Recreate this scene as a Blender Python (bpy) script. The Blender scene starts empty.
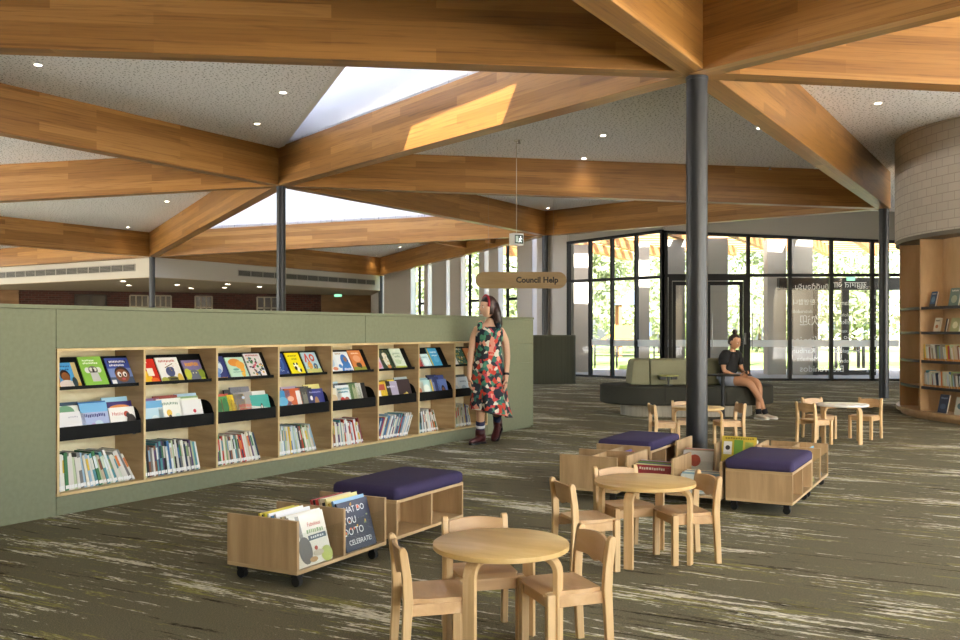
import bpy, bmesh, math, random
from mathutils import Matrix, Vector
random.seed(7)
R = math.radians
sc = bpy.context.scene
COL = sc.collection
FPX, HC, HY = 930.0, 1.30, 331.0

# ------------------------------------------------------------------ survey helpers (pixel measured on the photo -> metres)
def P(px, py, Y): return Vector(((px-480)/FPX*Y, Y, HC-(py-HY)/FPX*Y))
def F(px, py): return P(px, py, FPX*HC/(py-HY))

# ------------------------------------------------------------------ materials
MATS = {}
def nodes(name):
    m = bpy.data.materials.new(name); m.use_nodes = True
    nt = m.node_tree; b = nt.nodes['Principled BSDF']
    return m, nt, b
def lin(c):
    if isinstance(c, str):
        c = [int(c[i:i+2], 16)/255 for i in (0, 2, 4)]
        c = [x/12.92 if x <= .04045 else ((x+.055)/1.055)**2.4 for x in c]
    return (c[0], c[1], c[2], 1)
def mat(name, col, rough=.6, metal=0, emit=0, spec=.5):
    if name in MATS: return MATS[name]
    m, nt, b = nodes(name)
    b.inputs['Base Color'].default_value = lin(col); b.inputs['Roughness'].default_value = rough
    b.inputs['Metallic'].default_value = metal
    b.inputs['Specular IOR Level'].default_value = spec
    if emit:
        b.inputs['Emission Color'].default_value = lin(col); b.inputs['Emission Strength'].default_value = emit
    MATS[name] = m; return m
def N(nt, t, **kw):
    n = nt.nodes.new(t)
    for k, v in kw.items():
        if k in n.inputs: n.inputs[k].default_value = v
        else: setattr(n, k, v)
    return n
def L(nt, a, b): nt.links.new(a, b)
def ramp(nt, fac, stops, interp='LINEAR'):
    r = nt.nodes.new('ShaderNodeValToRGB'); cr = r.color_ramp; cr.interpolation = interp
    while len(cr.elements) > 1: cr.elements.remove(cr.elements[-1])
    cr.elements[0].position = stops[0][0]; cr.elements[0].color = lin(stops[0][1])
    for p, c in stops[1:]:
        e = cr.elements.new(p); e.color = lin(c)
    L(nt, fac, r.inputs[0]); return r.outputs[0]
def mixc(nt, fac, a, b, mode='MIX'):
    n = nt.nodes.new('ShaderNodeMix'); n.data_type = 'RGBA'; n.blend_type = mode
    for s, v in ((0, fac), (6, a), (7, b)):
        if hasattr(v, 'links') or isinstance(v, bpy.types.NodeSocket): L(nt, v, n.inputs[s])
        elif s == 0: n.inputs[0].default_value = v
        else: n.inputs[s].default_value = lin(v)
    return n.outputs[2]
def math_(nt, op, a, b=None, clamp=False):
    n = nt.nodes.new('ShaderNodeMath'); n.operation = op; n.use_clamp = clamp
    for i, v in enumerate((a, b)):
        if v is None: continue
        if isinstance(v, bpy.types.NodeSocket): L(nt, v, n.inputs[i])
        else: n.inputs[i].default_value = v
    return n.outputs[0]
def coord(nt, kind='Object', scale=(1, 1, 1), rot=(0, 0, 0), rnd=0):
    tc = nt.nodes.new('ShaderNodeTexCoord'); mp = nt.nodes.new('ShaderNodeMapping')
    mp.inputs['Scale'].default_value = scale; mp.inputs['Rotation'].default_value = rot
    v = tc.outputs[kind]
    if rnd:
        oi = nt.nodes.new('ShaderNodeObjectInfo'); va = nt.nodes.new('ShaderNodeVectorMath'); va.operation = 'ADD'
        ml = math_(nt, 'MULTIPLY', oi.outputs['Random'], rnd)
        L(nt, v, va.inputs[0]); L(nt, ml, va.inputs[1]); v = va.outputs[0]
    L(nt, v, mp.inputs['Vector']); return mp.outputs[0]

def wood(name, c1, c2, c3, scale=(3, 3, 40), rough=.45, kind='Object'):
    m, nt, b = nodes(name)
    v = coord(nt, kind, scale, rnd=13)
    n1 = N(nt, 'ShaderNodeTexNoise', Scale=1.0, Detail=5.0, Roughness=.6); L(nt, v, n1.inputs['Vector'])
    n1.inputs['Distortion'].default_value = .4
    c = ramp(nt, n1.outputs[0], [(.3, c1), (.52, c2), (.72, c3)])
    L(nt, c, b.inputs['Base Color']); b.inputs['Roughness'].default_value = rough
    MATS[name] = m; return m

def glulam():
    m, nt, b = nodes('glulam')
    v = coord(nt, 'UV', (1, 1, 1), rnd=37)
    br = N(nt, 'ShaderNodeTexBrick', Scale=1.0); L(nt, v, br.inputs['Vector'])
    br.inputs['Color1'].default_value = (0, 0, 0, 1); br.inputs['Color2'].default_value = (1, 1, 1, 1)
    br.inputs['Mortar'].default_value = (.3, .3, .3, 1); br.inputs['Mortar Size'].default_value = .0015
    br.inputs['Brick Width'].default_value = 2.6; br.inputs['Row Height'].default_value = .123
    br.offset = .37; br.inputs['Bias'].default_value = -.05
    v2 = coord(nt, 'UV', (1.1, 46, 1), rnd=37)
    n1 = N(nt, 'ShaderNodeTexNoise', Scale=1.0, Detail=6.0, Roughness=.62, Distortion=.5); L(nt, v2, n1.inputs['Vector'])
    v3 = coord(nt, 'UV', (.9, 7, 1), rnd=91)
    n2 = N(nt, 'ShaderNodeTexNoise', Scale=1.0, Detail=3.0, Roughness=.5, Distortion=1.2); L(nt, v3, n2.inputs['Vector'])
    base = ramp(nt, br.outputs['Color'], [(0, '875e2c'), (.5, '9a6d38'), (1, 'ad8047')])
    grain = ramp(nt, n1.outputs[0], [(.3, (.42, .34, .26)), (.46, (.92, .9, .86)), (.75, (1.15, 1.15, 1.1))])
    c = mixc(nt, .75, base, grain, 'MULTIPLY')
    c = mixc(nt, ramp(nt, n2.outputs[0], [(.56, (0, 0, 0)), (.8, (.6, .6, .6))]), c, '6a4420')
    L(nt, c, b.inputs['Base Color']); b.inputs['Roughness'].default_value = .38
    MATS['glulam'] = m
glulam()
PLY = wood('birch ply', 'a58a63', 'b99d74', 'c9b088', (2, 2, 14), .5)
PLYD = wood('oak ply', '9c7f58', 'b0926a', 'bfa37c', (14, 14, 1.6), .5)
PLYE = wood('ply edge', 'c2a673', 'd3b985', 'dfc897', (5, 5, 5), .5)
BEECH = wood('beech', 'b79265', 'c8a375', 'd4b389', (9, 2, 9), .4)
BEECHL = wood('beech leg', 'bd9967', 'cdab7a', 'd8ba8d', (30, 30, 2), .4)
TOPW = wood('table top birch', 'bd9a5e', 'ccab70', 'd8ba84', (3, 12, 3), .32)
ORANGEPLY = wood('curved shelf ply', 'b8966a', 'c6a478', 'd0b088', (5, 5, 1.2), .45)

def carpet():
    m, nt, b = nodes('carpet')
    rot = (0, 0, R(29.0))        # streaks run along the plank direction
    def noise(sx, sy, detail=3, rough=.55, dist=0.0, off=0):
        v = coord(nt, 'Object', (sx, sy, 1), (0, 0, 0))
        mp = v.node; mp.vector_type = 'POINT'
        r = nt.nodes.new('ShaderNodeVectorRotate'); r.rotation_type = 'Z_AXIS'; r.inputs['Angle'].default_value = R(29.0)
        tc = nt.nodes.new('ShaderNodeTexCoord'); L(nt, tc.outputs['Object'], r.inputs['Vector']); L(nt, r.outputs[0], mp.inputs['Vector'])
        mp.inputs['Location'].default_value = (off, off*.7, 0)
        n = N(nt, 'ShaderNodeTexNoise', Scale=1.0, Detail=float(detail), Roughness=rough, Distortion=dist)
        L(nt, v, n.inputs['Vector']); return n.outputs[0]
    fine = noise(130, 210, 2, .7)
    fine2 = noise(45, 70, 2, .6, off=5)
    base = ramp(nt, fine, [(.25, '4b483a'), (.5, '726c57'), (.75, '9f987e')])
    base = mixc(nt, math_(nt, 'MULTIPLY', fine2, .6), base, '625d49')
    patch = noise(.75, 2.3, 3, .5, off=2)
    st = noise(1.9, 21, 5, .7, .3, off=9)
    st2 = noise(1.6, 17, 5, .7, .3, off=31)
    dk = noise(1.2, 15, 4, .65, .5, off=57)
    brk = noise(24, 70, 3, .65, off=3)
    def mask(s, lo, hi, pw):
        a = math_(nt, 'ADD', s, math_(nt, 'MULTIPLY', math_(nt, 'SUBTRACT', patch, .5), pw))
        a = math_(nt, 'ADD', a, math_(nt, 'MULTIPLY', math_(nt, 'SUBTRACT', brk, .5), .3))
        return ramp(nt, a, [(lo, (0, 0, 0)), (hi, (1, 1, 1))])
    c = mixc(nt, mask(dk, .58, .68, .25), base, '2b2619')
    gr = ramp(nt, brk, [(.3, (.55, .55, .55)), (.6, (1, 1, 1))])
    yel = mixc(nt, 1.0, '9c9858', gr, 'MULTIPLY'); whi = mixc(nt, 1.0, 'e2decb', gr, 'MULTIPLY')
    mulm = lambda k, v: mixc(nt, 1.0, k, (v, v, v), 'MULTIPLY')
    c = mixc(nt, mulm(mask(st2, .568, .63, .62), .8), c, yel)
    c = mixc(nt, mulm(mask(st, .582, .635, .62), 1.0), c, whi)
    L(nt, c, b.inputs['Base Color']); b.inputs['Roughness'].default_value = .95; b.inputs['Specular IOR Level'].default_value = .1
    bp = N(nt, 'ShaderNodeBump', Strength=.5, Distance=.004); L(nt, fine, bp.inputs['Height']); L(nt, bp.outputs[0], b.inputs['Normal'])
    MATS['carpet'] = m; return m
carpet()

def perforated():
    m, nt, b = nodes('perforated plaster')
    v = coord(nt, 'Object', (1, 1, .0))
    vo = N(nt, 'ShaderNodeTexVoronoi', Scale=15.0, Randomness=.9, voronoi_dimensions='2D'); L(nt, v, vo.inputs['Vector'])
    sz = N(nt, 'ShaderNodeSeparateColor'); L(nt, vo.outputs['Color'], sz.inputs[0])
    rad = math_(nt, 'ADD', math_(nt, 'MULTIPLY', sz.outputs[0], .10), .09)
    d = math_(nt, 'LESS_THAN', vo.outputs['Distance'], rad)
    c = mixc(nt, d, 'efeff3', '6b6b6f')
    L(nt, c, b.inputs['Base Color']); b.inputs['Roughness'].default_value = .85
    MATS['perforated plaster'] = m; return m
perforated()

def brickmat(name, c1, c2, mortar, bw, rh, ms, kind='UV', rough=.8):
    m, nt, b = nodes(name)
    v = coord(nt, kind)
    br = N(nt, 'ShaderNodeTexBrick', Scale=1.0); L(nt, v, br.inputs['Vector'])
    br.inputs['Color1'].default_value = lin(c1); br.inputs['Color2'].default_value = lin(c2); br.inputs['Mortar'].default_value = lin(mortar)
    br.inputs['Mortar Size'].default_value = ms; br.inputs['Brick Width'].default_value = bw; br.inputs['Row Height'].default_value = rh
    L(nt, br.outputs['Color'], b.inputs['Base Color']); b.inputs['Roughness'].default_value = rough
    bp = N(nt, 'ShaderNodeBump', Strength=.4, Distance=.01); bp.invert = True
    L(nt, br.outputs['Fac'], bp.inputs['Height']); L(nt, bp.outputs[0], b.inputs['Normal'])
    MATS[name] = m; return m
brickmat('white brick', 'b9b2a8', 'c1bab0', 'a39c92', .23, .125, .006)
brickmat('red brick', '3a1c15', '532a20', '50443d', .24, .086, .008, rough=.9)

def fabric(name, c1, c2, scale=400, rough=.9):
    m, nt, b = nodes(name)
    v = coord(nt, 'Object'); n = N(nt, 'ShaderNodeTexNoise', Scale=float(scale), Detail=2.0); L(nt, v, n.inputs['Vector'])
    L(nt, ramp(nt, n.outputs[0], [(.3, c1), (.7, c2)]), b.inputs['Base Color']); b.inputs['Roughness'].default_value = rough
    b.inputs['Specular IOR Level'].default_value = .2
    MATS[name] = m; return m
fabric('purple wool', '332d49', '443c5e', 500)
fabric('olive dark fabric', '32322a', '42413a', 300)
fabric('olive light fabric', '7c7b62', '8c8b72', 300)
fabric('green board', '7b7f66', '81856c', 30, .6)

def glassmat(name, tint, refl=.06):
    m = bpy.data.materials.new(name); m.use_nodes = True; nt = m.node_tree; nt.nodes.clear()
    o = nt.nodes.new('ShaderNodeOutputMaterial'); t = N(nt, 'ShaderNodeBsdfTransparent'); t.inputs[0].default_value = lin(tint)
    g = N(nt, 'ShaderNodeBsdfGlossy', Roughness=.02); mx = nt.nodes.new('ShaderNodeMixShader')
    lw = N(nt, 'ShaderNodeLayerWeight', Blend=.5)
    fac = math_(nt, 'ADD', math_(nt, 'MULTIPLY', math_(nt, 'POWER', lw.outputs['Facing'], 5.0), .8), refl)
    L(nt, fac, mx.inputs[0]); L(nt, t.outputs[0], mx.inputs[1]); L(nt, g.outputs[0], mx.inputs[2]); L(nt, mx.outputs[0], o.inputs[0])
    MATS[name] = m; return m
glassmat('window glass', (.62, .64, .63), .03); glassmat('solar glass', (.6, .58, .54), .05); glassmat('acrylic', (.97, .98, .97), .035)
m_, nt_, b_ = nodes('frosted film')
b_.inputs['Base Color'].default_value = (.85, .86, .86, 1); b_.inputs['Roughness'].default_value = .6
b_.inputs['Transmission Weight'].default_value = 0; 
t_ = nt_.nodes.new('ShaderNodeBsdfTranslucent'); t_.inputs[0].default_value = (.9, .92, .92, 1)
x_ = nt_.nodes.new('ShaderNodeMixShader'); x_.inputs[0].default_value = .6
L(nt_, b_.outputs[0], x_.inputs[1]); L(nt_, t_.outputs[0], x_.inputs[2]); L(nt_, x_.outputs[0], nt_.nodes['Material Output'].inputs[0])
MATS['frosted film'] = m_
m_, nt_, b_ = nodes('reveal glow'); b_.inputs['Base Color'].default_value = (.8, .83, .9, 1)
t_ = nt_.nodes.new('ShaderNodeBsdfTranslucent'); t_.inputs[0].default_value = (.42, .44, .5, 1)
x_ = nt_.nodes.new('ShaderNodeMixShader'); x_.inputs[0].default_value = .85
L(nt_, b_.outputs[0], x_.inputs[1]); L(nt_, t_.outputs[0], x_.inputs[2]); L(nt_, x_.outputs[0], nt_.nodes['Material Output'].inputs[0])
MATS['reveal glow'] = m_
STEEL = mat('charcoal steel', '26282b', .38, .0, 0, .5)
BLACK = mat('black laminate', '080808', .6, 0, 0, .2)
RUB = mat('black plastic', '0c0c0d', .5)
FRAME = mat('black aluminium', '0f0e0e', .45, 0, 0, .25)
WHITE = mat('white plaster', 'd5d3ce', .8)
LIGHTW = mat('skylight white', 'e2e3e6', .8)
BEIGE = mat('pier render', 'aca69c', .85)
m_, nt_, b_ = nodes('opal'); nt_.nodes.remove(b_)
t_ = nt_.nodes.new('ShaderNodeBsdfTranslucent'); t_.inputs[0].default_value = (.44, .46, .5, 1)
d_ = nt_.nodes.new('ShaderNodeBsdfDiffuse'); d_.inputs[0].default_value = (.8, .8, .8, 1)
x_ = nt_.nodes.new('ShaderNodeMixShader'); x_.inputs[0].default_value = .25
L(nt_, t_.outputs[0], x_.inputs[1]); L(nt_, d_.outputs[0], x_.inputs[2]); L(nt_, x_.outputs[0], nt_.nodes['Material Output'].inputs[0]); MATS['opal'] = m_
def M(n): return MATS[n]
def cm(hexs, rough=.55): return mat('tint '+hexs, hexs, rough)

# ------------------------------------------------------------------ mesh builder
class MB:
    def __init__(s): s.v = []; s.f = []; s.mi = []; s.uv = {}
    def add(s, vs, fs, T=None, mi=0, uvs=None):
        o = len(s.v)
        for p in vs:
            p = Vector(p); s.v.append(T @ p if T else p)
        for k, f in enumerate(fs):
            if uvs: s.uv[len(s.f)] = uvs[k]
            s.f.append([o+i for i in f]); s.mi.append(mi)
        return s
    def box(s, a, b, T=None, mi=0):
        x0, y0, z0 = a; x1, y1, z1 = b
        vs = [(x0,y0,z0),(x1,y0,z0),(x1,y1,z0),(x0,y1,z0),(x0,y0,z1),(x1,y0,z1),(x1,y1,z1),(x0,y1,z1)]
        return s.add(vs, [(0,3,2,1),(4,5,6,7),(0,1,5,4),(1,2,6,5),(2,3,7,6),(3,0,4,7)], T, mi)
    def prism(s, pts, z0, z1, T=None, mi=0):
        n = len(pts)
        vs = [(x, y, z0) for x, y in pts]+[(x, y, z1) for x, y in pts]
        fs = [tuple(range(n-1, -1, -1)), tuple(range(n, 2*n))]+[(i, (i+1) % n, n+(i+1) % n, n+i) for i in range(n)]
        return s.add(vs, fs, T, mi)
    def loft(s, rings, T=None, mi=0, cap=True, close=True):
        n = len(rings[0]); vs = [p for r in rings for p in r]; fs = []
        for k in range(len(rings)-1):
            for i in range(n if close else n-1):
                j = (i+1) % n; fs.append((k*n+i, k*n+j, (k+1)*n+j, (k+1)*n+i))
        if cap: fs.append(tuple(range(n-1, -1, -1))); fs.append(tuple((len(rings)-1)*n+i for i in range(n)))
        return s.add(vs, fs, T, mi)
    def lathe(s, prof, n=24, T=None, mi=0, cap=True):
        return s.loft([[(r*math.cos(2*math.pi*i/n), r*math.sin(2*math.pi*i/n), z) for i in range(n)] for r, z in prof], T, mi, cap)
    def cyl(s, r, z0, z1, n=20, T=None, mi=0): return s.lathe([(r, z0), (r, z1)], n, T, mi)
    def sphere(s, c, rad, n=16, mi=0, T=None):
        rx, ry, rz = (rad, rad, rad) if not hasattr(rad, '__len__') else rad
        rings = []
        m = n//2
        for k in range(1, m):
            a = -math.pi/2+math.pi*k/m
            rings.append([(c[0]+rx*math.cos(a)*math.cos(2*math.pi*i/n), c[1]+ry*math.cos(a)*math.sin(2*math.pi*i/n), c[2]+rz*math.sin(a)) for i in range(n)])
        return s.loft(rings, T, mi, True)
    def tube(s, pts, r, n=10, T=None, mi=0):
        pts = [Vector(p) for p in pts]; rings = []; u = None
        for i, p in enumerate(pts):
            d = (pts[min(i+1, len(pts)-1)]-pts[max(i-1, 0)]).normalized()
            u = (d.orthogonal() if abs(d.z) > .9 else d.cross(Vector((0, 0, 1)))).normalized() if u is None else (u-d*u.dot(d)).normalized()
            w = d.cross(u); rr = r[i] if hasattr(r, '__len__') else r
            rings.append([p+u*rr*math.cos(2*math.pi*k/n)+w*rr*math.sin(2*math.pi*k/n) for k in range(n)])
        return s.loft(rings, T, mi)
    def build(s, name, mats, parent=None, smooth=False, bevel=0, T=None, segs=2, sub=0):
        me = bpy.data.meshes.new(name); me.from_pydata([tuple(p) for p in s.v], [], s.f)
        for m in (mats if isinstance(mats, (list, tuple)) else [mats]): me.materials.append(m)
        me.polygons.foreach_set('material_index', s.mi)
        if s.uv:
            ul = me.uv_layers.new(name='UVMap')
            for pi, uv in s.uv.items():
                for k, li in enumerate(me.polygons[pi].loop_indices): ul.data[li].uv = uv[k]
        if smooth: me.polygons.foreach_set('use_smooth', [True]*len(me.polygons))
        me.update()
        bm = bmesh.new(); bm.from_mesh(me); bmesh.ops.recalc_face_normals(bm, faces=bm.faces); bm.to_mesh(me); bm.free()
        o = bpy.data.objects.new(name, me); COL.objects.link(o)
        if parent: o.parent = parent
        if T: o.matrix_world = T
        if bevel:
            b = o.modifiers.new('bevel', 'BEVEL'); b.width = bevel; b.segments = segs; b.limit_method = 'ANGLE'; b.angle_limit = R(40)
        if sub:
            q = o.modifiers.new('sub', 'SUBSURF'); q.levels = sub; q.render_levels = sub
        return o
def box_obj(name, a, b, m, parent=None, bevel=0, T=None): return MB().box(a, b).build(name, m, parent, bevel=bevel, T=T)
def smooth_by_angle(o, a=40):
    me = o.data
    me.polygons.foreach_set('use_smooth', [True]*len(me.polygons))
    bm = bmesh.new(); bm.from_mesh(me)
    for e in bm.edges:
        if len(e.link_faces) == 2 and e.calc_face_angle(0) > R(a): e.smooth = False
    bm.to_mesh(me); bm.free()
    return o

def tag(o, label, cat, group=None):
    o['label'] = label; o['category'] = cat
    if group: o['group'] = group
    return o
def thing(name, label, cat, loc=(0, 0, 0), rz=0, group=None, T=None):
    o = bpy.data.objects.new(name, None); COL.objects.link(o); o.empty_display_size = .1
    o.location = loc; o.rotation_euler = (0, 0, rz)
    if T: o.matrix_world = T
    return tag(o, label, cat, group)
def struct(o): o['kind'] = 'structure'; return o
def copy_tree(o, parent=None):
    c = o.copy(); COL.objects.link(c)
    if parent: c.parent = parent; c.matrix_parent_inverse = o.matrix_parent_inverse.copy()
    for ch in list(o.children): copy_tree(ch, c)
    return c
def dup(root, loc, rz, label):
    c = copy_tree(root); c.location = loc; c.rotation_euler = (0, 0, rz); c['label'] = label; return c
def frame(o, ang): return Matrix.Translation((o[0], o[1], o[2] if len(o) > 2 else 0)) @ Matrix.Rotation(ang, 4, 'Z')
def text_mesh(body, size, bold=0.0, align='CENTER'):
    cu = bpy.data.curves.new('t', 'FONT'); cu.body = body; cu.size = size; cu.align_x = align; cu.align_y = 'CENTER'; cu.resolution_u = 3; cu.offset = bold
    ob = bpy.data.objects.new('t', cu); COL.objects.link(ob)
    dg = bpy.context.evaluated_depsgraph_get(); dg.update()
    me = bpy.data.meshes.new_from_object(ob.evaluated_get(dg)); bpy.data.objects.remove(ob)
    vs = [v.co.copy() for v in me.vertices]; fs = [tuple(p.vertices) for p in me.polygons]
    bpy.data.meshes.remove(me)
    return vs, fs

ANG = R(60.95)
U = Vector((math.cos(ANG), math.sin(ANG), 0)); V = Vector((-math.sin(ANG), math.cos(ANG), 0))

# ------------------------------------------------------------------ camera
cd = bpy.data.cameras.new('camera'); cam = bpy.data.objects.new('camera', cd); COL.objects.link(cam)
cam.location = (0, 0, HC); cam.rotation_euler = (R(90), 0, 0)
cd.sensor_width = 36; cd.lens = 36*FPX/960; cd.shift_y = (HY-320)/960; cd.clip_end = 500
sc.camera = cam

# ------------------------------------------------------------------ folded roof: nodes of the triangular grid
A0 = Vector((2.006, 8.597)); GA = Vector((5.81, 9.40)); GB = Vector((-5.89, 9.564))
ZJ = {-2: 2.6, -1: 3.03, 0: 3.66, 1: 4.12, 2: 3.5, 3: 3.3, 4: 3.2}
BD = .74
def node(i, j): p = A0+GA*i+GB*j; return Vector((p.x, p.y, ZJ[j]))
def gv(x, y): return (GA.x*(y-A0.y)-GA.y*(x-A0.x))/(GA.x*GB.y-GA.y*GB.x)
def roofz(x, y):
    v = gv(x, y); j = math.floor(v); t = v-j
    return ZJ[max(-2, min(4, j))]*(1-t)+ZJ[max(-2, min(4, j+1))]*t
CEIL = BD-.03
def ceil_at(px, py):
    lo, hi = 2.0, 60.0
    g = lambda Y: (HC+(HY-py)/FPX*Y)-(roofz((px-480)/FPX*Y, Y)+CEIL)
    Y = lo
    while Y < hi and g(Y) < 0: Y += .05
    return Vector(((px-480)/FPX*Y, Y, roofz((px-480)/FPX*Y, Y)+CEIL))

def ceiling_poly(pts, m):
    mb = MB(); n = len(pts)
    vs = [(x, y, z) for x, y, z in pts]+[(x, y, z+.12) for x, y, z in pts]
    mb.add(vs, [tuple(range(n)), tuple(range(2*n-1, n-1, -1))]+[(i, (i+1) % n, n+(i+1) % n, n+i) for i in range(n)])
    return struct(mb.build('ceiling', m))
def cp(i, j): n = node(i, j); return (n.x, n.y, n.z+CEIL)
PERF = M('perforated plaster')
tri = [((0,0),(1,0),(0,1)), ((0,0),(1,0),(1,-1)), ((1,0),(1,1),(0,1)), ((-1,1),(0,1),(-1,2)), ((0,1),(0,2),(-1,2)),
       ((1,1),(0,2),(0,3)) , ((0,2),(1,1),(1,2)), ((1,0),(2,0),(1,1)), ((-1,1),(0,0),(-1,0)), ((0,0),(0,-1),(-1,0)), ((0,-1),(0,0),(1,-1)),
       ((-1,1),(-2,1),(-1,0)), ((-2,1),(-1,1),(-2,2)), ((-1,1),(-2,2),(-1,2)), ((1,0),(2,-1),(2,0)), ((1,0),(1,-1),(2,-1)), ((-1,0),(-2,0),(-2,1)), ((0,-1),(-1,-1),(-1,0)), ((-1,-1),(-2,0),(-1,0))]  # the last three, unseen, are added to cut light from behind the camera
seen_t = set()
for t in tri:
    if t == ((1,1),(0,2),(0,3)): continue
    ceiling_poly([cp(*q) for q in t], PERF)
cF, cC = Vector(cp(-1,2)), Vector(cp(0,2))
ceiling_poly([cC, Vector((-19, 33.8, 4.1)), Vector((-24.5, 24, 4.2)), Vector((-23, 21, 4.2)), cF], PERF)
# first skylight triangle: (-1,1),(0,0),(0,1); the opening is P-A-B
A, B, H = Vector(cp(0,0)), Vector(cp(0,1)), Vector(cp(-1,1))
Pp = A.lerp(H, .23)
ceiling_poly([H, Pp, B], PERF)
def skylight(p, idx, hgt, label, strip=None):
    root = thing('skylight', label, 'skylight', (0, 0, 0))
    root['kind'] = 'thing'
    n = len(p); cen = sum((Vector(q) for q in p), Vector())/n
    for i in range(n):
        a, b = Vector(p[i]), Vector(p[(i+1) % n])
        d = (b-a).cross(Vector((0, 0, 1))).normalized()
        if d.dot(cen-a) > 0: d = -d
        mb = MB(); zt = max(q[2] for q in p)+hgt
        q0, q1 = a, b; o0, o1 = a+d*.08, b+d*.08
        vs = [q0, q1, o1, o0]; vs = [tuple(v) for v in vs]+[(v.x, v.y, zt) for v in (q0, q1, o1, o0)]
        mb.add(vs, [(0,1,2,3),(4,7,6,5),(0,4,5,1),(1,5,6,2),(2,6,7,3),(3,7,4,0)])
        mb.build('shaft_wall', LIGHTW, root)
    zt = max(q[2] for q in p)+hgt
    if not strip: MB().prism([(q[0], q[1]) for q in p], zt, zt+.02).build('opal_lid', M('opal'), root); return root
    # the lid is opal except for one clear strip along the A-B edge
    a2, b2, c2 = Vector(p[1]), Vector(p[2]), Vector(p[0]); e = (b2-a2); e.z = 0; ln = e.length; e.normalize()
    nn = Vector((-e.y, e.x, 0)); nn = nn if nn.dot(c2-a2) > 0 else -nn
    cs_, cpp = (c2-a2).dot(e), (c2-a2).dot(nn)
    pm = lambda s_: cpp*(ln-s_)/(ln-cs_)
    W_ = lambda s_, p_: (a2.x+e.x*s_+nn.x*p_, a2.y+e.y*s_+nn.y*p_)
    s0, s1, q1, q2 = strip; lid = MB()
    lid.prism([W_(0, 0), W_(s0, 0), W_(s0, pm(s0)), W_(cs_, cpp)], zt, zt+.02)
    lid.prism([W_(s0, 0), W_(s1, 0), W_(s1, q1), W_(s0, q1)], zt, zt+.02)
    lid.prism([W_(s0, q2), W_(s1, q2), W_(s1, pm(s1)), W_(s0, pm(s0))], zt, zt+.02)
    lid.prism([W_(s1, 0), W_(ln, 0), W_(s1, pm(s1))], zt, zt+.02)
    lid.build('opal_lid', M('opal'), root)
    MB().prism([W_(s0, q1), W_(s1, q1), W_(s1, q2), W_(s0, q2)], zt+.005, zt+.015).build('pane', M('solar glass'), root)
    return root
skylight([Pp, A, B], 0, .9, 'white triangular skylight shaft above the sunlit nearest diagonal beam', (1.60, 4.30, 1.03, 1.42))
C2, E2 = Vector(cp(0,2)), Vector(cp(1,1))
skylight([B.lerp(C2, .06), C2, E2, B.lerp(E2, .06)], 1, .8, 'white triangular skylight shaft above the rear pale beam')

# ------------------------------------------------------------------ glulam beams
def beam(p, q, label, w=.24, d=BD, ext=0.0):
    p, q = Vector(p), Vector(q); dr = (q-p); dxy = Vector((dr.x, dr.y, 0)).normalized(); s = Vector((-dxy.y, dxy.x, 0))*w/2
    ln = dr.length; up = Vector((0, 0, d))
    vs = [p-s, p+s, p+s+up, p-s+up, q-s, q+s, q+s+up, q-s+up]
    fs = [(0,4,7,3), (5,1,2,6), (4,0,1,5), (3,7,6,2), (0,3,2,1), (4,5,6,7)]
    o = random.random()*3
    sd = [(o,0),(o+ln,0),(o+ln,d),(o,d)]
    uv = [sd, [(o+ln,1),(o,1),(o,1+d),(o+ln,1+d)], [(o+ln,2),(o,2),(o,2+w),(o+ln,2+w)], [(o,3),(o+ln,3),(o+ln,3+w),(o,3+w)],
          [(0,0),(0,d),(w,d),(w,0)], [(0,0),(w,0),(w,d),(0,d)]]
    b = MB().add(vs, fs, uvs=uv).build('timber_beam', M('glulam'), bevel=.006)
    tag(b, label, 'beam', 'glued timber roof beams'); b['kind'] = 'thing'
    return b
def nb(a, b, label): return beam(node(*a), node(*b), label)
nb((0,0), (-1,1), 'nearest dark timber beam crossing the top left of the photo')
nb((0,0), (1,0), 'timber beam running from the near column to the slim right column')
nb((0,0), (0,1), 'diagonal timber beam with a bright patch of sunlight')
nb((0,0), (-1,0), 'timber beam rising to the top edge just left of the near column')
nb((0,0), (0,-1), 'dark timber beam rising to the right from the near column top')
nb((0,0), (1,-1), 'level golden timber beam at the top right beside the near column')
nb((-1,1), (0,1), 'golden timber beam coming from the left edge to the second column top')
nb((0,1), (-1,2), 'shaded timber beam below the perforated ceiling at far left')
nb((0,1), (1,0), 'long level timber beam behind the near column at mid height')
nb((0,1), (1,1), 'dark timber beam from the second column to the column by the entry glazing')
nb((0,1), (0,2), 'short timber beam sloping left and down from the second column top')
nb((0,2), (1,1), 'pale timber beam below the rear white skylight')
nb((0,2), (1,2), 'low rear timber beam above the long right-hand air grille')
nb((0,2), (-1,2), 'timber beam meeting the rear left column from the left')
nb((1,1), (1,0), 'timber beam directly above the left entry glazing')
nb((1,1), (1,2), 'dark timber beam above the tall slit windows')
nb((-1,1), (-1,2), 'timber beam far left running back from the photo edge')
pC = node(0, 2)
beam(pC, (-16.5, 31.2, 3.42), 'lower rear timber beam above the left air grille', d=.6)

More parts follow.
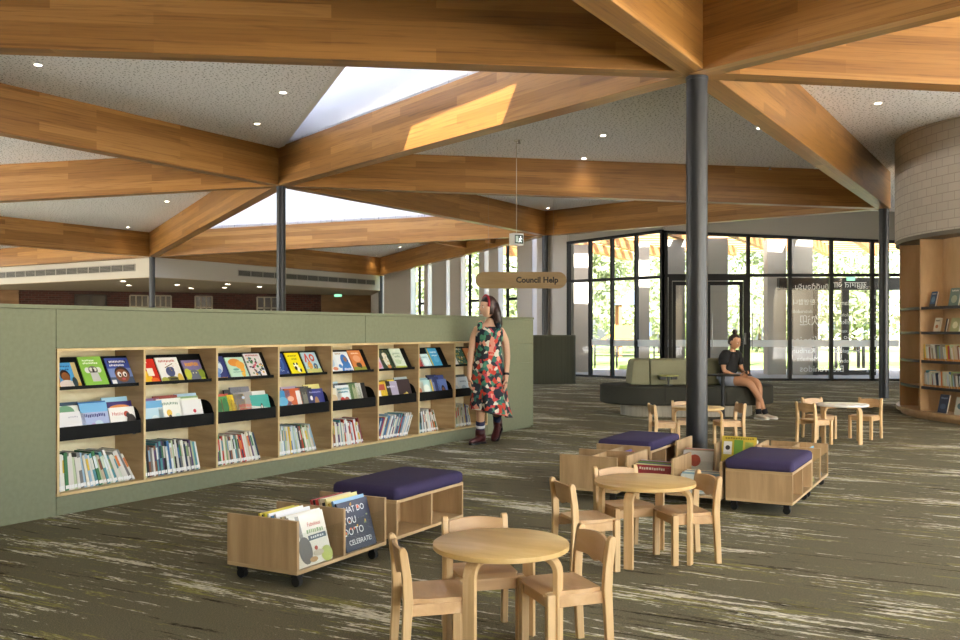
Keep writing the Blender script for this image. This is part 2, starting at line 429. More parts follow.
# ------------------------------------------------------------------ steel columns
def column(n, r, label, ztop=None):
    root = thing('steel_column', label, 'column', (n.x, n.y, 0), group='round charcoal steel columns'); root['kind'] = 'thing'
    smooth_by_angle(MB().cyl(r, 0, n.z+.02, 32).build('shaft', STEEL, root))
    MB().cyl(r+.006, n.z-.035, n.z-.005, 32).build('cap_plate', STEEL, root)
    MB().cyl(r+.012, 0.0, .012, 32).build('base_ring', STEEL, root)
    return root
na = node(0,0)
column(Vector((2.015, 8.64, na.z)), .098, 'thick charcoal steel column rising through the book box island')
column(node(0,1), .088, 'charcoal steel column behind the green bookshelf, third bay')
column(node(1,0), .092, 'charcoal steel column beside the brick drum')
column(node(1,1), .09, 'charcoal steel column behind the Council Help sign')
column(node(0,2), .085, 'slim charcoal steel column at the bulkhead corner, rear left')
column(node(1,2), .085, 'farthest slim charcoal steel column beside the slit windows')

# ------------------------------------------------------------------ floor and ground
fl = struct(MB().prism([(-14, -9), (4, -9), (9, -1.2), (14, 9), (16, 24.3), (4.75, 24.55), (2.3, 27.0), (-4.2, 37.8), (-10, 46), (-30, 46), (-30, 20), (-14, 9)], -.2, 0).build('floor', M('carpet')))
m, nt, b = nodes('grass')
v = coord(nt, 'Object'); n1 = N(nt, 'ShaderNodeTexNoise', Scale=3.0, Detail=8.0); L(nt, v, n1.inputs['Vector'])
L(nt, ramp(nt, n1.outputs[0], [(.3, '5c6e34'), (.6, '728440'), (.8, '858f52')]), b.inputs['Base Color']); b.inputs['Roughness'].default_value = .95; MATS['grass'] = m
gr = MB().prism([(-60, 36.5), (90, 36.5), (90, 140), (-60, 140)], -.3, -.06).build('lawn', M('grass')); gr['kind'] = 'stuff'; tag(gr, 'sunlit green lawn outside beyond the paved path', 'lawn')
pv = MB().prism([(-60, -40), (60, -40), (60, 36.5), (-60, 36.5)], -.34, -.205).build('ground', mat('concrete paving', 'dedad0', .9)); struct(pv)  # made very pale so its unseen parts bounce sun up to the ceiling
pv2 = MB().prism([(-4.1, 37.9), (2.35, 27.05), (4.8, 24.6), (16, 24.35), (40, 24.35), (40, 32.2), (0, 32.2), (-4.1, 38.5)], -.2, -.03).build('ground', mat('painted shade paving', '8f8e8a', .9)); struct(pv2)  # darker copy of the paving, the roof's shade painted into its colour

# ------------------------------------------------------------------ green wall of bookshelves
SH = Vector((-2.973, 6.535, 0)); BW = .733; NB = 8; LEN = BW*NB
GREEN = M('green board')
S = frame(SH, R(58.6))
shelf = thing('bookshelf', 'long sage green bookshelf wall with eight birch bays of picture books', 'bookshelf', T=S)
ZB, ZT, ZH, DP = .134, 1.156, 1.483, .34
XL, XR = -3.6, 7.09
box_obj('end_panel', (XL, 0, 0), (-.008, .02, ZH-.03), GREEN, shelf, .002)
box_obj('kick_board', (-.004, 0, 0), (LEN+.02, .02, ZB-.004), GREEN, shelf, .002)
box_obj('top_fascia', (-.004, 0, ZT+.022), (3.46, .02, ZH-.03), GREEN, shelf, .002)
box_obj('top_fascia', (3.464, 0, ZT+.022), (LEN+.02, .02, ZH-.03), GREEN, shelf, .002)
box_obj('top_board', (XL, -.012, ZH-.028), (XR+.006, .52, ZH), GREEN, shelf, .003)
box_obj('carcass', (XL, .03, 0), (-.02, .5, ZH-.03), GREEN, shelf)
box_obj('carcass', (LEN+.02, .03, 0), (XR-.004, .5, ZH-.03), GREEN, shelf)
box_obj('rear_panel', (-.02, .47, 0), (LEN+.02, .5, ZH-.03), GREEN, shelf)
# cupboard fronts of the right end
x0 = LEN+.024
for a, b_ in ((.03, .88), (.884, 1.13), (1.134, ZH-.034)):
    d = box_obj('door', (x0, 0, a), (XR-.02, .02, b_), GREEN, shelf, .002)
box_obj('side_panel', (XR-.018, 0, 0), (XR, .5, ZH-.03), GREEN, shelf, .002)
box_obj('top_rail', (0, -.003, ZT), (LEN+.018, DP, ZT+.02), PLYE, shelf, .001)
box_obj('bottom_shelf', (0, -.003, ZB), (LEN+.018, DP, ZB+.02), PLYE, shelf, .001)
box_obj('back_panel', (0, DP, ZB), (LEN+.018, DP+.012, ZT+.02), wood('lit back ply', 'd9c89c', 'e3d4ac', 'ecdfbc', (4, 4, 9), .5), shelf)  # lighter ply tone paints in the strong light on the bay backs
for i in range(NB+1):
    dv = MB()
    dv.box((i*BW, .0, ZB+.021), (i*BW+.018, DP-.001, ZT-.001)); dv.build('divider', PLY, shelf)
    box_obj('edge_strip', (i*BW, -.003, ZB+.021), (i*BW+.018, -.0005, ZT-.001), PLYE, shelf)
for i in range(NB):
    a = i*BW+.022; b_ = (i+1)*BW-.006
    mb = MB()      # sloping display rack: back plate, ledge and lip
    prof = [(.045, .878), (.045, .903), (.049, .903), (.049, .886), (.075, .886), (.198, 1.108), (.206, 1.104), (.08, .878)]
    T = Matrix(((0,0,1,0),(1,0,0,0),(0,1,0,0),(0,0,0,1)))
    mb.prism(prof, a, b_, T); mb.build('display_rack', BLACK, shelf)
    mb = MB()
    prof = [(.02, .518), (.02, .616), (.028, .616), (.028, .528), (.22, .528), (.22, .518)]
    mb.prism(prof, a, b_, T); tr = mb.build('trough', BLACK, shelf)
    for xx in (a, b_-.006):
        prof = [(.02, .518), (.02, .618)]+[(.14-.12*math.cos(R(t))*.9, .618+.105*math.sin(R(t))) for t in range(10, 91, 16)]+[(.22, .723), (.22, .518)]
        MB().prism(prof, xx, xx+.006, T).build('trough_end', BLACK, tr)

# ------------------------------------------------------------------ books
ORD = ['first','second','third','fourth','fifth','sixth','seventh','eighth','ninth','tenth','eleventh','twelfth','thirteenth','fourteenth','fifteenth','sixteenth','seventeenth','eighteenth','nineteenth','twentieth','twenty-first','twenty-second','twenty-third','twenty-fourth','twenty-fifth','twenty-sixth','twenty-seventh','twenty-eighth']
ORD += ['thirtieth' if n == 30 else 'fortieth' if n == 40 else ('thirty-' if n < 40 else 'forty-' if n > 40 else 'twenty-')+ORD[n % 10-1] for n in range(30, 46)]
ORD.insert(28, 'twenty-ninth')
PAGES = mat('paper', 'e6e0d0', .8)
COVR = .38
bookmesh = {}
def book(w, h, t, col, M4, label, group, art=None, spine=None, name='book', simple=False):
    key = None
    mb = MB(); c = .0022
    mb.box((-w/2, 0, 0), (w/2, c, h)); mb.box((-w/2, t-c, 0), (w/2, t, h)); mb.box((-w/2, 0, 0), (-w/2+c, t, h), mi=1 if spine else 0)
    mats = [cm(col, COVR)]+([cm(spine, COVR)] if spine else [])
    o = mb.build(name, mats)
    o.matrix_world = M4; tag(o, label, 'book', group)
    MB().box((-w/2+c, c, .003), (w/2-.004, t-c, h-.003)).build('pages', PAGES, o)
    if art:
        a = MB(); ms = []; y = -.0004
        def mi(cn):
            m = cm(cn, COVR)
            if m not in ms: ms.append(m)
            return ms.index(m)
        for s in art:
            y -= .00035; k = s[0]
            if k == 'e':
                _, cx, cy, rx, ry, cn = s; n = 18
                a.add([(-w/2+w*(cx+rx*math.cos(2*math.pi*i/n)), y, h*cy+w*ry*math.sin(2*math.pi*i/n)) for i in range(n)], [tuple(range(n))], mi=mi(cn))
            elif k == 'r':
                _, xa, ya, xb, yb, cn = s
                a.add([(-w/2+w*xa, y, h*ya), (-w/2+w*xb, y, h*ya), (-w/2+w*xb, y, h*yb), (-w/2+w*xa, y, h*yb)], [(0,1,2,3)], mi=mi(cn))
            elif k == 'p':
                _, pts, cn = s
                a.add([(-w/2+w*x_, y, h*y_) for x_, y_ in pts], [tuple(range(len(pts)))], mi=mi(cn))
            elif k == 't':
                _, body, cx, cy, hh, cn = s
                vs, fs = text_mesh(body, h*hh*1.35)
                a.add([(-w/2+w*cx+v.x, y, h*cy+v.y) for v in vs], fs, mi=mi(cn))
            elif k == 'l':     # a line of small illegible lettering drawn as strokes
                _, cx, cy, ww, hh, cn = s; x = cx-ww/2
                rr = random.Random(int((cx*131+cy*977+ww*53)*100))
                while x < cx+ww/2-.02:
                    g = rr.uniform(.03, .06)
                    dy = rr.uniform(-.15, .15)*hh
                    a.add([(-w/2+w*x, y, h*(cy-hh/2+dy)), (-w/2+w*(x+g), y, h*(cy-hh/2+dy)), (-w/2+w*(x+g), y, h*(cy+hh/2+dy)), (-w/2+w*x, y, h*(cy+hh/2+dy))], [(0,1,2,3)], mi=mi(cn)); x += g+.022
        a.build('cover_picture', ms, o)
    return o
def spots(cols, n, seed, r=.05, y0=.05, y1=.95):
    rr = random.Random(seed)
    return [('e', rr.uniform(.1, .9), rr.uniform(y0, y1), r*rr.uniform(.6, 1.5), r*rr.uniform(.6, 1.4), rr.choice(cols)) for _ in range(n)]

# ---- display row (three covers in each bay)
DISP = [
 # bay 1
 [(.02,.255,.235,'4f9fd6','blue picture book showing two smiling faces',[('r',.82,.0,1,1,'c9b27a'),('r',0,0,1,.2,'c99a3c'),('l',.42,.85,.6,.06,'2a4f80'),('l',.45,.72,.5,.06,'2a4f80'),('e',.08,.42,.16,.3,'8a5230'),('e',.08,.56,.14,.16,'2a1a14'),('e',.47,.5,.19,.21,'2a1a14'),('e',.48,.42,.16,.2,'94582f'),('e',.46,.14,.3,.18,'d8c8c0'),('e',.78,.22,.1,.2,'2f3f46')]),
  (.365,.24,.285,'8cbf4c','bright green picture book with a grey koala',[('l',.42,.87,.5,.05,'f2f4e6'),('l',.46,.78,.6,.05,'f2f4e6'),('e',.26,.55,.12,.12,'dcdcd8'),('e',.74,.55,.12,.12,'dcdcd8'),('e',.5,.55,.2,.17,'6d6a66'),('e',.42,.57,.07,.08,'d9d5cf'),('e',.58,.57,.07,.08,'d9d5cf'),('e',.5,.53,.05,.1,'25211f'),('p',[(.34,.46),(.66,.46),(.72,.17),(.34,.17)],'c3c1bf')]),
  (.685,.25,.265,'3a4ea6','blue picture book with a big-eyed brown face',[('r',.0,.28,1,.62,'7f93c8'),('r',0,0,1,.3,'46536a'),('l',.5,.86,.85,.12,'2a1640'),('l',.5,.86,.7,.07,'f1f1f5'),('l',.42,.73,.6,.06,'f1f1f5'),('e',.55,.42,.32,.3,'2a1a14'),('e',.53,.35,.3,.27,'85502f'),('e',.42,.39,.09,.11,'f6f2ea'),('e',.65,.39,.09,.11,'f6f2ea'),('e',.44,.37,.04,.06,'15100e'),('e',.66,.37,.04,.06,'15100e'),('e',.54,.22,.08,.05,'c4505a'),('r',.0,0,.2,.2,'e8e8ea')])],
 # bay 2
 [(-.01,.24,.245,'c62a1d','red picture book with yellow and white figures',[('l',.4,.86,.5,.06,'f7e7d8'),('e',.35,.25,.3,.3,'f0c22c'),('r',.5,.3,.8,.62,'f4ead8'),('e',.75,.12,.2,.12,'e06a28'),('e',.3,.4,.06,.06,'3a1d12')]),
  (.3,.27,.255,'eceae6','white picture book with a small blue knight mouse',[('l',.5,.85,.75,.08,'c6756a'),('e',.5,.42,.2,.2,'4b557e'),('e',.6,.52,.1,.1,'4b557e'),('p',[(.3,.6),(.7,.76),(.72,.74),(.32,.57)],'7a6b4a'),('e',.5,.08,.36,.16,'6e6a2e'),('e',.15,.1,.16,.12,'a8a84a'),('e',.86,.15,.12,.2,'d8b84a'),('r',.38,.1,.7,.16,'2a2a20')]+spots(['c94a3a','a8b04a'],7,2,.02,.4,.75)),
  (.66,.235,.22,'7a6ea0','purple picture book with grey beast in yellow bushes',[('r',0,0,1,.52,'a9b23a'),('e',.5,.25,.3,.3,'666b7c'),('r',.25,0,.75,.3,'666b7c'),('e',.14,.35,.18,.25,'c3c844'),('e',.88,.35,.16,.22,'7c9030'),('l',.5,.8,.75,.16,'e0982c'),('e',.42,.38,.03,.03,'e8e6b0'),('e',.58,.38,.03,.03,'e8e6b0')])],
 # bay 3
 [(-.01,.24,.25,'303c7c','dark blue picture book with a pale cloud creature',[('e',.4,.55,.38,.36,'d8e2ea'),('e',.45,.38,.2,.14,'7f9ed0'),('l',.5,.72,.6,.06,'6a8a9c'),('e',.3,.2,.2,.2,'5f8ac8'),('l',.5,.06,.7,.06,'e3a860')]),
  (.3,.26,.235,'bfe0cc','pale mint picture book with an orange crab shape',[('e',.45,.75,.34,.18,'e0923c'),('e',.7,.62,.24,.18,'e8a548'),('e',.76,.4,.12,.2,'e6a63e'),('e',.4,.42,.16,.05,'6fae9c'),('e',.72,.18,.1,.12,'e8b84a'),('l',.45,.3,.5,.04,'5a9a8c')]),
  (.63,.24,.27,'e6dfe0','white picture book crowded with colourful small children',[('l',.5,.92,.8,.06,'c06a6a')]+spots(['7a3c80','3f7f4a','d8486a','44668c','e0b040','2f2a30','f0f0ee'],46,5,.055,.05,.82))],
 # bay 4
 [(.0,.25,.26,'263f80','deep blue picture book with a starry ring',[('e',.45,.55,.4,.4,'3b62a8'),('e',.45,.55,.28,.3,'2c4a90')]+spots(['dfe8f4'],16,8,.022,.1,.9)),
  (.335,.225,.265,'f2e21c','bright yellow picture book with a black and white panda',[('l',.45,.86,.6,.05,'6a6418'),('l',.55,.72,.4,.05,'6a6418'),('e',.48,.42,.17,.15,'f6f4e6'),('e',.38,.5,.06,.07,'1c1a16'),('e',.6,.5,.06,.07,'1c1a16'),('e',.42,.3,.1,.12,'1c1a16'),('e',.62,.22,.14,.14,'f6f4e6'),('e',.72,.2,.07,.1,'1c1a16')]),
  (.64,.25,.265,'b5d3e2','pale blue picture book with large orange letters',[('p',[(.1,.55),(.25,.95),(.32,.95),(.45,.55),(.36,.55),(.28,.8),(.2,.55)],'d4493a'),('e',.65,.75,.17,.2,'d4493a'),('e',.65,.75,.08,.1,'b5d3e2'),('e',.35,.4,.16,.2,'e0a04a'),('r',0,0,1,.25,'c9c878'),('e',.7,.35,.14,.16,'3c5f8c')]+spots(['d4493a','f0c04a','6a9a4a'],10,3,.03,.05,.4))],
 # bay 5
 [(-.02,.24,.25,'dfe6ea','white picture book with pale blue rabbit shapes',[('e',.55,.6,.25,.35,'a9c6e2'),('e',.4,.7,.1,.2,'7ea9d8'),('e',.7,.2,.2,.1,'d98a6a')]),
  (.27,.265,.26,'e8eef2','white picture book with a blue hooded figure',[('e',.6,.55,.26,.34,'2f6fbe'),('p',[(.15,.0),(.9,.0),(.88,.45),(.5,.5),(.25,.25)],'3a7cc8'),('e',.66,.62,.11,.13,'a9775a'),('l',.62,.14,.55,.1,'f0f4f8'),('e',.15,.3,.12,.1,'4a88cc'),('l',.3,.9,.4,.06,'b8a078')]),
  (.6,.24,.275,'d98446','orange picture book with a dark bird on green',[('r',0,0,1,.22,'8f9a3c'),('e',.5,.3,.22,.14,'4a2a1c'),('e',.6,.28,.1,.16,'2c3a40'),('e',.5,.6,.3,.2,'e8a880'),('l',.5,.85,.6,.06,'f4dcc0')])],
 # bay 6
 [(-.03,.22,.25,'c5b2d4','lilac picture book with soft pink figures',[('e',.6,.3,.25,.25,'d88a9a'),('e',.6,.7,.2,.2,'d7e0f0')]),
  (.24,.25,.27,'28402f','dark green picture book with a white stag shape',[('e',.5,.45,.22,.35,'e4e2d8'),('e',.5,.72,.2,.16,'e8e6dc'),('e',.55,.15,.16,.12,'c97a4a')]+spots(['c9b24a','6a8a5a'],18,11,.03,.05,.95)),
  (.56,.245,.285,'d6e2d0','pale green picture book with faint lettering',[('l',.5,.75,.6,.07,'8aa890'),('l',.5,.6,.5,.07,'8aa890'),('r',0,0,1,.14,'b4c04a'),('e',.4,.35,.25,.15,'c0d4b8')]+spots(['f0f4ea','a8c090'],10,14,.04,.2,.9))],
 # bay 7
 [(-.06,.24,.26,'a83a3c','dark red picture book tucked against the divider',[('l',.6,.8,.5,.06,'e8c8b8'),('e',.6,.4,.2,.2,'c25a50')]),
  (.24,.22,.195,'c6e2e8','small pale cyan picture book',[('e',.5,.4,.3,.22,'dff0f2'),('l',.5,.75,.6,.08,'6aa0b0')]),
  (.51,.25,.275,'3f9fd0','sky blue picture book with a yellow spine',[('r',0,0,.1,1,'e4c32c'),('l',.55,.78,.6,.08,'e8f2f8'),('e',.6,.4,.25,.2,'5fb4dc'),('l',.55,.6,.5,.06,'e8f2f8')])],
 # bay 8
 [(-.04,.24,.25,'e2e6ea','white and blue picture book in the last bay',[('e',.5,.4,.3,.2,'8fb0d0'),('l',.5,.8,.5,.06,'7a8aa0')]),
  (.25,.25,.265,'3a6a5a','teal picture book with an orange leaf pattern',spots(['d0783a','c9b24a','e0dccc','7aa060'],26,21,.05)+[('l',.5,.9,.7,.06,'e4e6da')]),
  (.58,.24,.26,'c07a4a','tan picture book partly behind the walking woman',[('e',.5,.5,.3,.3,'e0b080')])],
]
tilt = math.atan2(.123, .222)
for i, row in enumerate(DISP):
    for k, (fx, w, h, colr, lab, art) in enumerate(row):
        w *= .82; h *= .885
        x = i*BW+.024+fx*(BW-.027)+w/2
        x = max(x, i*BW+.024+w/2)
        T = S @ Matrix.Translation((x, .0585, .8875)) @ Matrix.Rotation(-tilt, 4, 'X')
        book(w, h, .009, colr, T, lab+', top rack', 'picture books facing out on the top racks', art)

# ---- trough row: stacks leaning back; item = (x fraction, width, [(colour, height, art, description) front to back])
H1 = lambda *s: list(s)
TR = [
 [(.0,.27,[('e2e2e4',.20,[('l',.6,.8,.3,.05,'b8b8c4'),('l',.5,.1,.6,.06,'c8c8d0')],'plain white picture book'),('7a5a44',.245,[('r',0,.5,1,1,'dfe4dc'),('e',.45,.8,.3,.2,'6fa07a')],'green and brown picture book'),('2e4a5c',.27,None,'dark teal picture book')]),
  (.31,.255,[('a9b6dc',.255,[('r',0,.72,1,1,'72b4e0'),('l',.5,.62,.75,.09,'3a3a80'),('r',0,0,1,.14,'d8d48a'),('e',.6,.35,.16,.12,'c4d8e4'),('e',.4,.3,.1,.1,'b89ad0')],'lilac and sky blue picture book'),('2a6aa8',.265,None,'bright blue picture book'),('1c1f24',.25,None,'black picture book')]),
  (.665,.25,[('ece9e4',.205,[('t','Hattie',.32,.75,.15,'c23a28'),('e',.35,.2,.38,.2,'63a83c'),('e',.82,.3,.2,.36,'2e2422'),('e',.66,.72,.11,.1,'b8402c'),('e',.72,.66,.08,.1,'2e2422')],'white picture book with a black hen and green hill'),('a83a1c',.25,[('r',0,.75,1,1,'3c2c6c'),('e',.5,.8,.4,.1,'e08a3c')],'fiery orange and red picture book'),('9cc8dc',.285,None,'pale blue picture book')])],
 [(.0,.24,[('b9d8e6',.235,[('r',0,.75,1,1,'6fb0dc'),('e',.6,.3,.2,.2,'d6e6ea')],'light blue picture book'),('8a6a9a',.255,None,'mauve picture book')]),
  (.25,.265,[('ebebe2',.245,[('l',.5,.82,.75,.08,'8aa08c'),('e',.42,.5,.11,.12,'e0b84a'),('e',.44,.3,.08,.14,'2e2c34'),('e',.75,.4,.1,.07,'cfe0d8')],'cream picture book with a fair-haired child'),('8a3a30',.27,None,'brick red picture book')]),
  (.57,.25,[('e6e6e4',.22,[('e',.62,.55,.07,.07,'b8283a'),('e',.45,.05,.2,.12,'77736e')],'white picture book with a small red heart'),('8fae7a',.25,[('r',0,.86,1,.93,'e8ecd8')],'leaf green picture book'),('a9c8dc',.272,None,'powder blue picture book')])],
 [(.0,.24,[('5c9a54',.225,[('e',.3,.6,.16,.3,'2f6a3a'),('e',.65,.6,.16,.34,'3a7a44'),('r',0,0,1,.16,'c2d0a8'),('r',.45,.2,.5,.9,'5c4a2e'),('e',.5,.1,.2,.1,'d87a5a')],'forest green picture book'),('c4503a',.245,None,'red-orange picture book')]),
  (.255,.22,[('e8c722',.235,[('l',.3,.5,.3,.5,'a8881c')],'mustard yellow picture book'),('2a2a2e',.28,None,'charcoal picture book')]),
  (.36,.25,[('a39c94',.25,[('l',.52,.5,.6,.1,'d86a50'),('l',.52,.36,.6,.1,'d86a50'),('e',.5,.04,.22,.12,'6a6864'),('e',.5,.8,.08,.06,'e2e6ec')],'warm grey picture book with coral lettering'),('7c7c84',.3,None,'steel grey picture book')]),
  (.64,.25,[('e4e6dc',.215,[('p',[(0,.55),(1,.4),(1,1),(0,1)],'45a89c'),('e',.55,.4,.08,.2,'2c2a2a'),('e',.55,.4,.05,.14,'e8dcc8'),('e',.7,.1,.14,.08,'d8902c'),('e',.4,.12,.1,.07,'c8402c')],'teal and white picture book with a bird'),('d8d8d0',.25,None,'pale stone picture book')])],
 [(.0,.24,[('3a8cc0',.235,[('e',.45,.2,.3,.16,'a8302c'),('e',.5,.55,.3,.2,'68b0d4')],'bright blue picture book with a red car'),('6a6a80',.25,None,'slate picture book')]),
  (.22,.235,[('cc6030',.25,[('r',.68,0,.95,.9,'e6e0dc'),('e',.3,.6,.2,.12,'e8b094'),('e',.3,.3,.1,.1,'ecd0c0')],'burnt orange picture book with a white rabbit'),('b8a8c0',.27,None,'pale mauve picture book')]),
  (.5,.2,[('4c4c46',.245,[('l',.4,.5,.3,.6,'8a8a7c')],'dark grey picture book'),('3c4048',.26,None,'graphite picture book')]),
  (.66,.25,[('343a84',.23,[('l',.5,.85,.7,.06,'9aa0d8'),('e',.5,.35,.14,.3,'b08458'),('e',.2,.6,.08,.1,'e0e0f0')],'navy picture book with a brown bear'),('e8dc8a',.275,None,'pale yellow picture book')])],
 [(.0,.24,[('e4ddc8',.22,[('e',.4,.5,.25,.2,'d0b890')],'cream picture book with a beige spot'),('b8d4e2',.285,None,'pale blue tall picture book')]),
  (.2,.245,[('e0e8ea',.245,[('l',.5,.83,.8,.09,'2f8ca0'),('l',.5,.7,.7,.07,'2f8ca0'),('e',.35,.3,.18,.2,'c23a30'),('e',.65,.3,.18,.2,'a8584a'),('e',.5,.1,.4,.1,'d8a888')],'white picture book with teal title and two children'),('33404a',.265,None,'dark slate picture book')]),
  (.5,.2,[('5a7a4a',.255,[('l',.5,.5,.4,.7,'c4c4a0')],'moss green picture book'),('39463a',.265,None,'dark green picture book')]),
  (.66,.17,[('e6e4de',.255,[('r',.55,0,1,1,'1e1c1c')],'white and black picture book')])],
 [(.0,.22,[('dcdcd8',.22,[('r',0,.7,1,1,'b04a3c')],'white and red picture book'),('5a4a70',.25,None,'plum picture book')]),
  (.17,.2,[('d8b52c',.25,[('r',.6,0,1,1,'332c20')],'yellow and black picture book'),('3c3428',.262,None,'dark brown picture book')]),
  (.28,.26,[('b0a8c0',.245,[('e',.6,.2,.2,.12,'3a343c'),('l',.5,.75,.6,.08,'d8d4e4')],'dusty lilac picture book'),('e0c83c',.262,None,'lemon yellow picture book')]),
  (.62,.26,[('3e3034',.26,[('e',.5,.2,.3,.2,'d8b03c'),('e',.6,.3,.12,.14,'e8d070')],'dark plum picture book with a yellow flower'),('a8b8b8',.285,None,'grey-blue picture book')])],
 [(.0,.2,[('ded4c0',.215,[('e',.5,.5,.2,.2,'c07a5a')],'buff picture book'),('7aa080',.265,None,'sage picture book')]),
  (.16,.27,[('b8dcd8',.23,[('r',0,0,1,.2,'e0c440'),('e',.5,.55,.25,.2,'e4ece0'),('r',.9,0,1,1,'e0c440')],'pale aqua and yellow picture book'),('8ab0b8',.255,None,'blue-grey picture book')]),
  (.46,.21,[('2e3c6c',.26,[('l',.3,.5,.3,.7,'8a94b8')],'dark navy picture book'),('28304c',.285,None,'midnight blue picture book')]),
  (.68,.21,[('6a86c4',.225,[('e',.5,.45,.2,.26,'2a2024'),('e',.5,.4,.13,.18,'8a5a40')],'cornflower blue picture book with a face'),('4a58a0',.275,None,'royal blue picture book')])],
 [(.0,.23,[('e0e2e0',.23,[('e',.5,.4,.25,.2,'b8c8d0')],'white picture book with grey spot'),('4a6a60',.26,None,'pine green picture book')]),
  (.24,.25,[('c9d6dc',.235,[('l',.5,.75,.6,.07,'60788a'),('e',.5,.35,.25,.2,'9ab0bc')],'ice blue picture book'),('2c3438',.262,None,'black-green picture book')])],
]
lean = R(17)
for i, row in enumerate(TR):
    for fx, w, st in row:
        w *= .91; x = i*BW+.033+fx*(BW-.047)+w/2
        x = min(x, (i+1)*BW-.02-w/2)
        y = .034
        for k, (colr, h, art, lab) in enumerate(st):
            t = .009 if k == 0 else .012; h *= .97
            dx = 0 if k == 0 else random.uniform(-.012, .012)
            xx = min(max(x+dx, i*BW+.031+w/2), (i+1)*BW-.016-w/2)
            T = S @ Matrix.Translation((xx, y, .5295)) @ Matrix.Rotation(-lean, 4, 'X')
            where = 'leaning in the %s black trough' % ORD[i] if k == 0 else ('behind the front row, %s black trough' if k == 1 else 'at the back of the %s black trough') % ORD[i]
            book(w, h, t, colr, T, lab+' '+where, 'picture books leaning in the black troughs', art)
            y += (t+.003)/math.cos(lean)+.012

# ---- spine-out rows
PAL = [('e3e1dc','white'),('d9d6cc','cream'),('c8d4d8','pale blue'),('3f6fa0','blue'),('24344f','navy'),('3d7a4c','green'),('8aa070','sage'),('c8402e','red'),('d97a38','orange'),('e2bf3a','yellow'),('8a5a40','brown'),('2b2a2c','black'),('777672','grey'),('5a3f6c','purple'),('8e2f34','maroon'),('56939c','teal'),('d6d3ca','off-white'),('e6e4de','white'),('7f9fb4','grey-blue'),('b9c7a0','pale green'),('ebe9e2','white'),('e2dcc8','cream'),('dfe6e8','pale blue'),('cfd8c4','pale green'),('9ab8cc','light blue'),('c8b8a0','beige'),('dcd8d0','off-white')]
LABW = mat('spine label paper', 'eeeeee', .6)
def spine_row(Mf, xs, x1, y, z, dep, group, where, lean0, lean1, seed, hmin=.22, hmax=.275, tmin=.0075, tmax=.0135, pal=None, nmax=28):
    rr = random.Random(seed); x = xs; k = 0
    while x < x1 and k < nmax:
        f = (x-xs)/(x1-xs); a = R(lean0+(lean1-lean0)*f)
        t = rr.uniform(tmin, tmax); h = rr.uniform(hmin, hmax)
        colr, cn = rr.choice(pal or PAL)
        # pivot: bottom right edge when leaning left (top to the left), bottom left edge otherwise
        step = t/math.cos(a)
        px = x+step if a > 0 else x
        # local -X (spine) faces frame -Y; local Y (thickness) runs to frame -X
        T = Mf @ Matrix.Translation((px, y+rr.uniform(0, .008), z)) @ Matrix.Rotation(a, 4, 'Y') @ Matrix.Translation((0 if a > 0 else t, 0, 0)) @ Matrix.Rotation(R(90), 4, 'Z') @ Matrix.Translation((dep/2, 0, 0))
        art = None
        o = book(dep, h, t, colr, T, '%s-spined thin picture book, %s from left in the %s' % (cn.replace(' ', '-'), ORD[k], where), group)
        MB().box((-dep/2-.0006, .001, .012), (-dep/2, t-.001, .038)).build('spine_label', LABW, o)
        if rr.random() < .6:
            MB().box((-dep/2-.0005, .0015, h*.5), (-dep/2, t-.0015, h*.86)).build('spine_title', cm(rr.choice(PAL)[0], COVR), o)
        x += step+.0008; k += 1
rows = [(.03,.63,-1,-30,26),(.03,.56,-6,-13,26),(.03,.50,-6,-20,24),(.03,.52,-4,-22,24),(.03,.50,-5,-18,24),(.03,.60,24,26,24),(.03,.42,-5,-22,20),(.03,.42,-4,-14,20)]
for i, (xa, xb, l0, l1, nm) in enumerate(rows):
    bx = i*BW+.018; xa = .045+(.26*math.sin(R(-l0)) if l0 < 0 else 0); xb = min(xb*1.12, .715 if l0 < 0 else .60)
    tb = (xb-xa)/nm*.9
    pr = [PAL, [p for p in PAL if p[1] not in ('green','sage')], PAL, PAL][i % 4]
    spine_row(S, bx+xa-.022, bx+xb-.022, .055, ZB+.0205, .2, 'thin picture books along the bottom shelf', 'bottom row of the %s bay' % ORD[i], l0, l1, 100+i, .225, .275, tb*.75, tb*1.25, pr)

# ------------------------------------------------------------------ book boxes and benches
BL, BWD, BH, BZ = .78, .47, .27, .075
CUSH = M('purple wool')
def casters(root, L_=BL, W_=BWD):
    for x in (.06, L_-.06):
        for y in (.05, W_-.05):
            mb = MB(); mb.box((x-.02, y-.02, .045), (x+.02, y+.02, BZ-.001))
            Tm = Matrix.Translation((x, y, .026)) @ Matrix.Rotation(R(90), 4, 'Y')
            mb.cyl(.026, -.014, .014, 16, Tm); mb.build('caster', RUB, root)
def book_box(name, label, T, L_=BL, cross=False):
    root = thing(name, label, 'book box', T=T, group='low birch book boxes on casters')
    box_obj('base_board', (0, 0, BZ), (L_, BWD, BZ+.018), PLY, root, .001)
    for k, x in enumerate((0, L_/2-.009, L_-.018)):
        box_obj('end_board' if k != 1 else 'divider', (x, .0, BZ+.0185), (x+.018, BWD, BZ+BH), PLYD, root, .001)
    for y in (.004, BWD-.009):
        box_obj('acrylic_side', (.019, y, BZ+.0185), (L_-.019, y+.005, BZ+.2), M('acrylic'), root)
    if cross: box_obj('cross_divider', (.02, BWD/2-.007, BZ+.0185), (L_/2-.01, BWD/2+.007, BZ+BH-.01), PLYD, root); box_obj('cross_divider', (L_/2+.01, BWD/2-.007, BZ+.0185), (L_-.02, BWD/2+.007, BZ+BH-.01), PLYD, root)
    casters(root, L_)
    return root
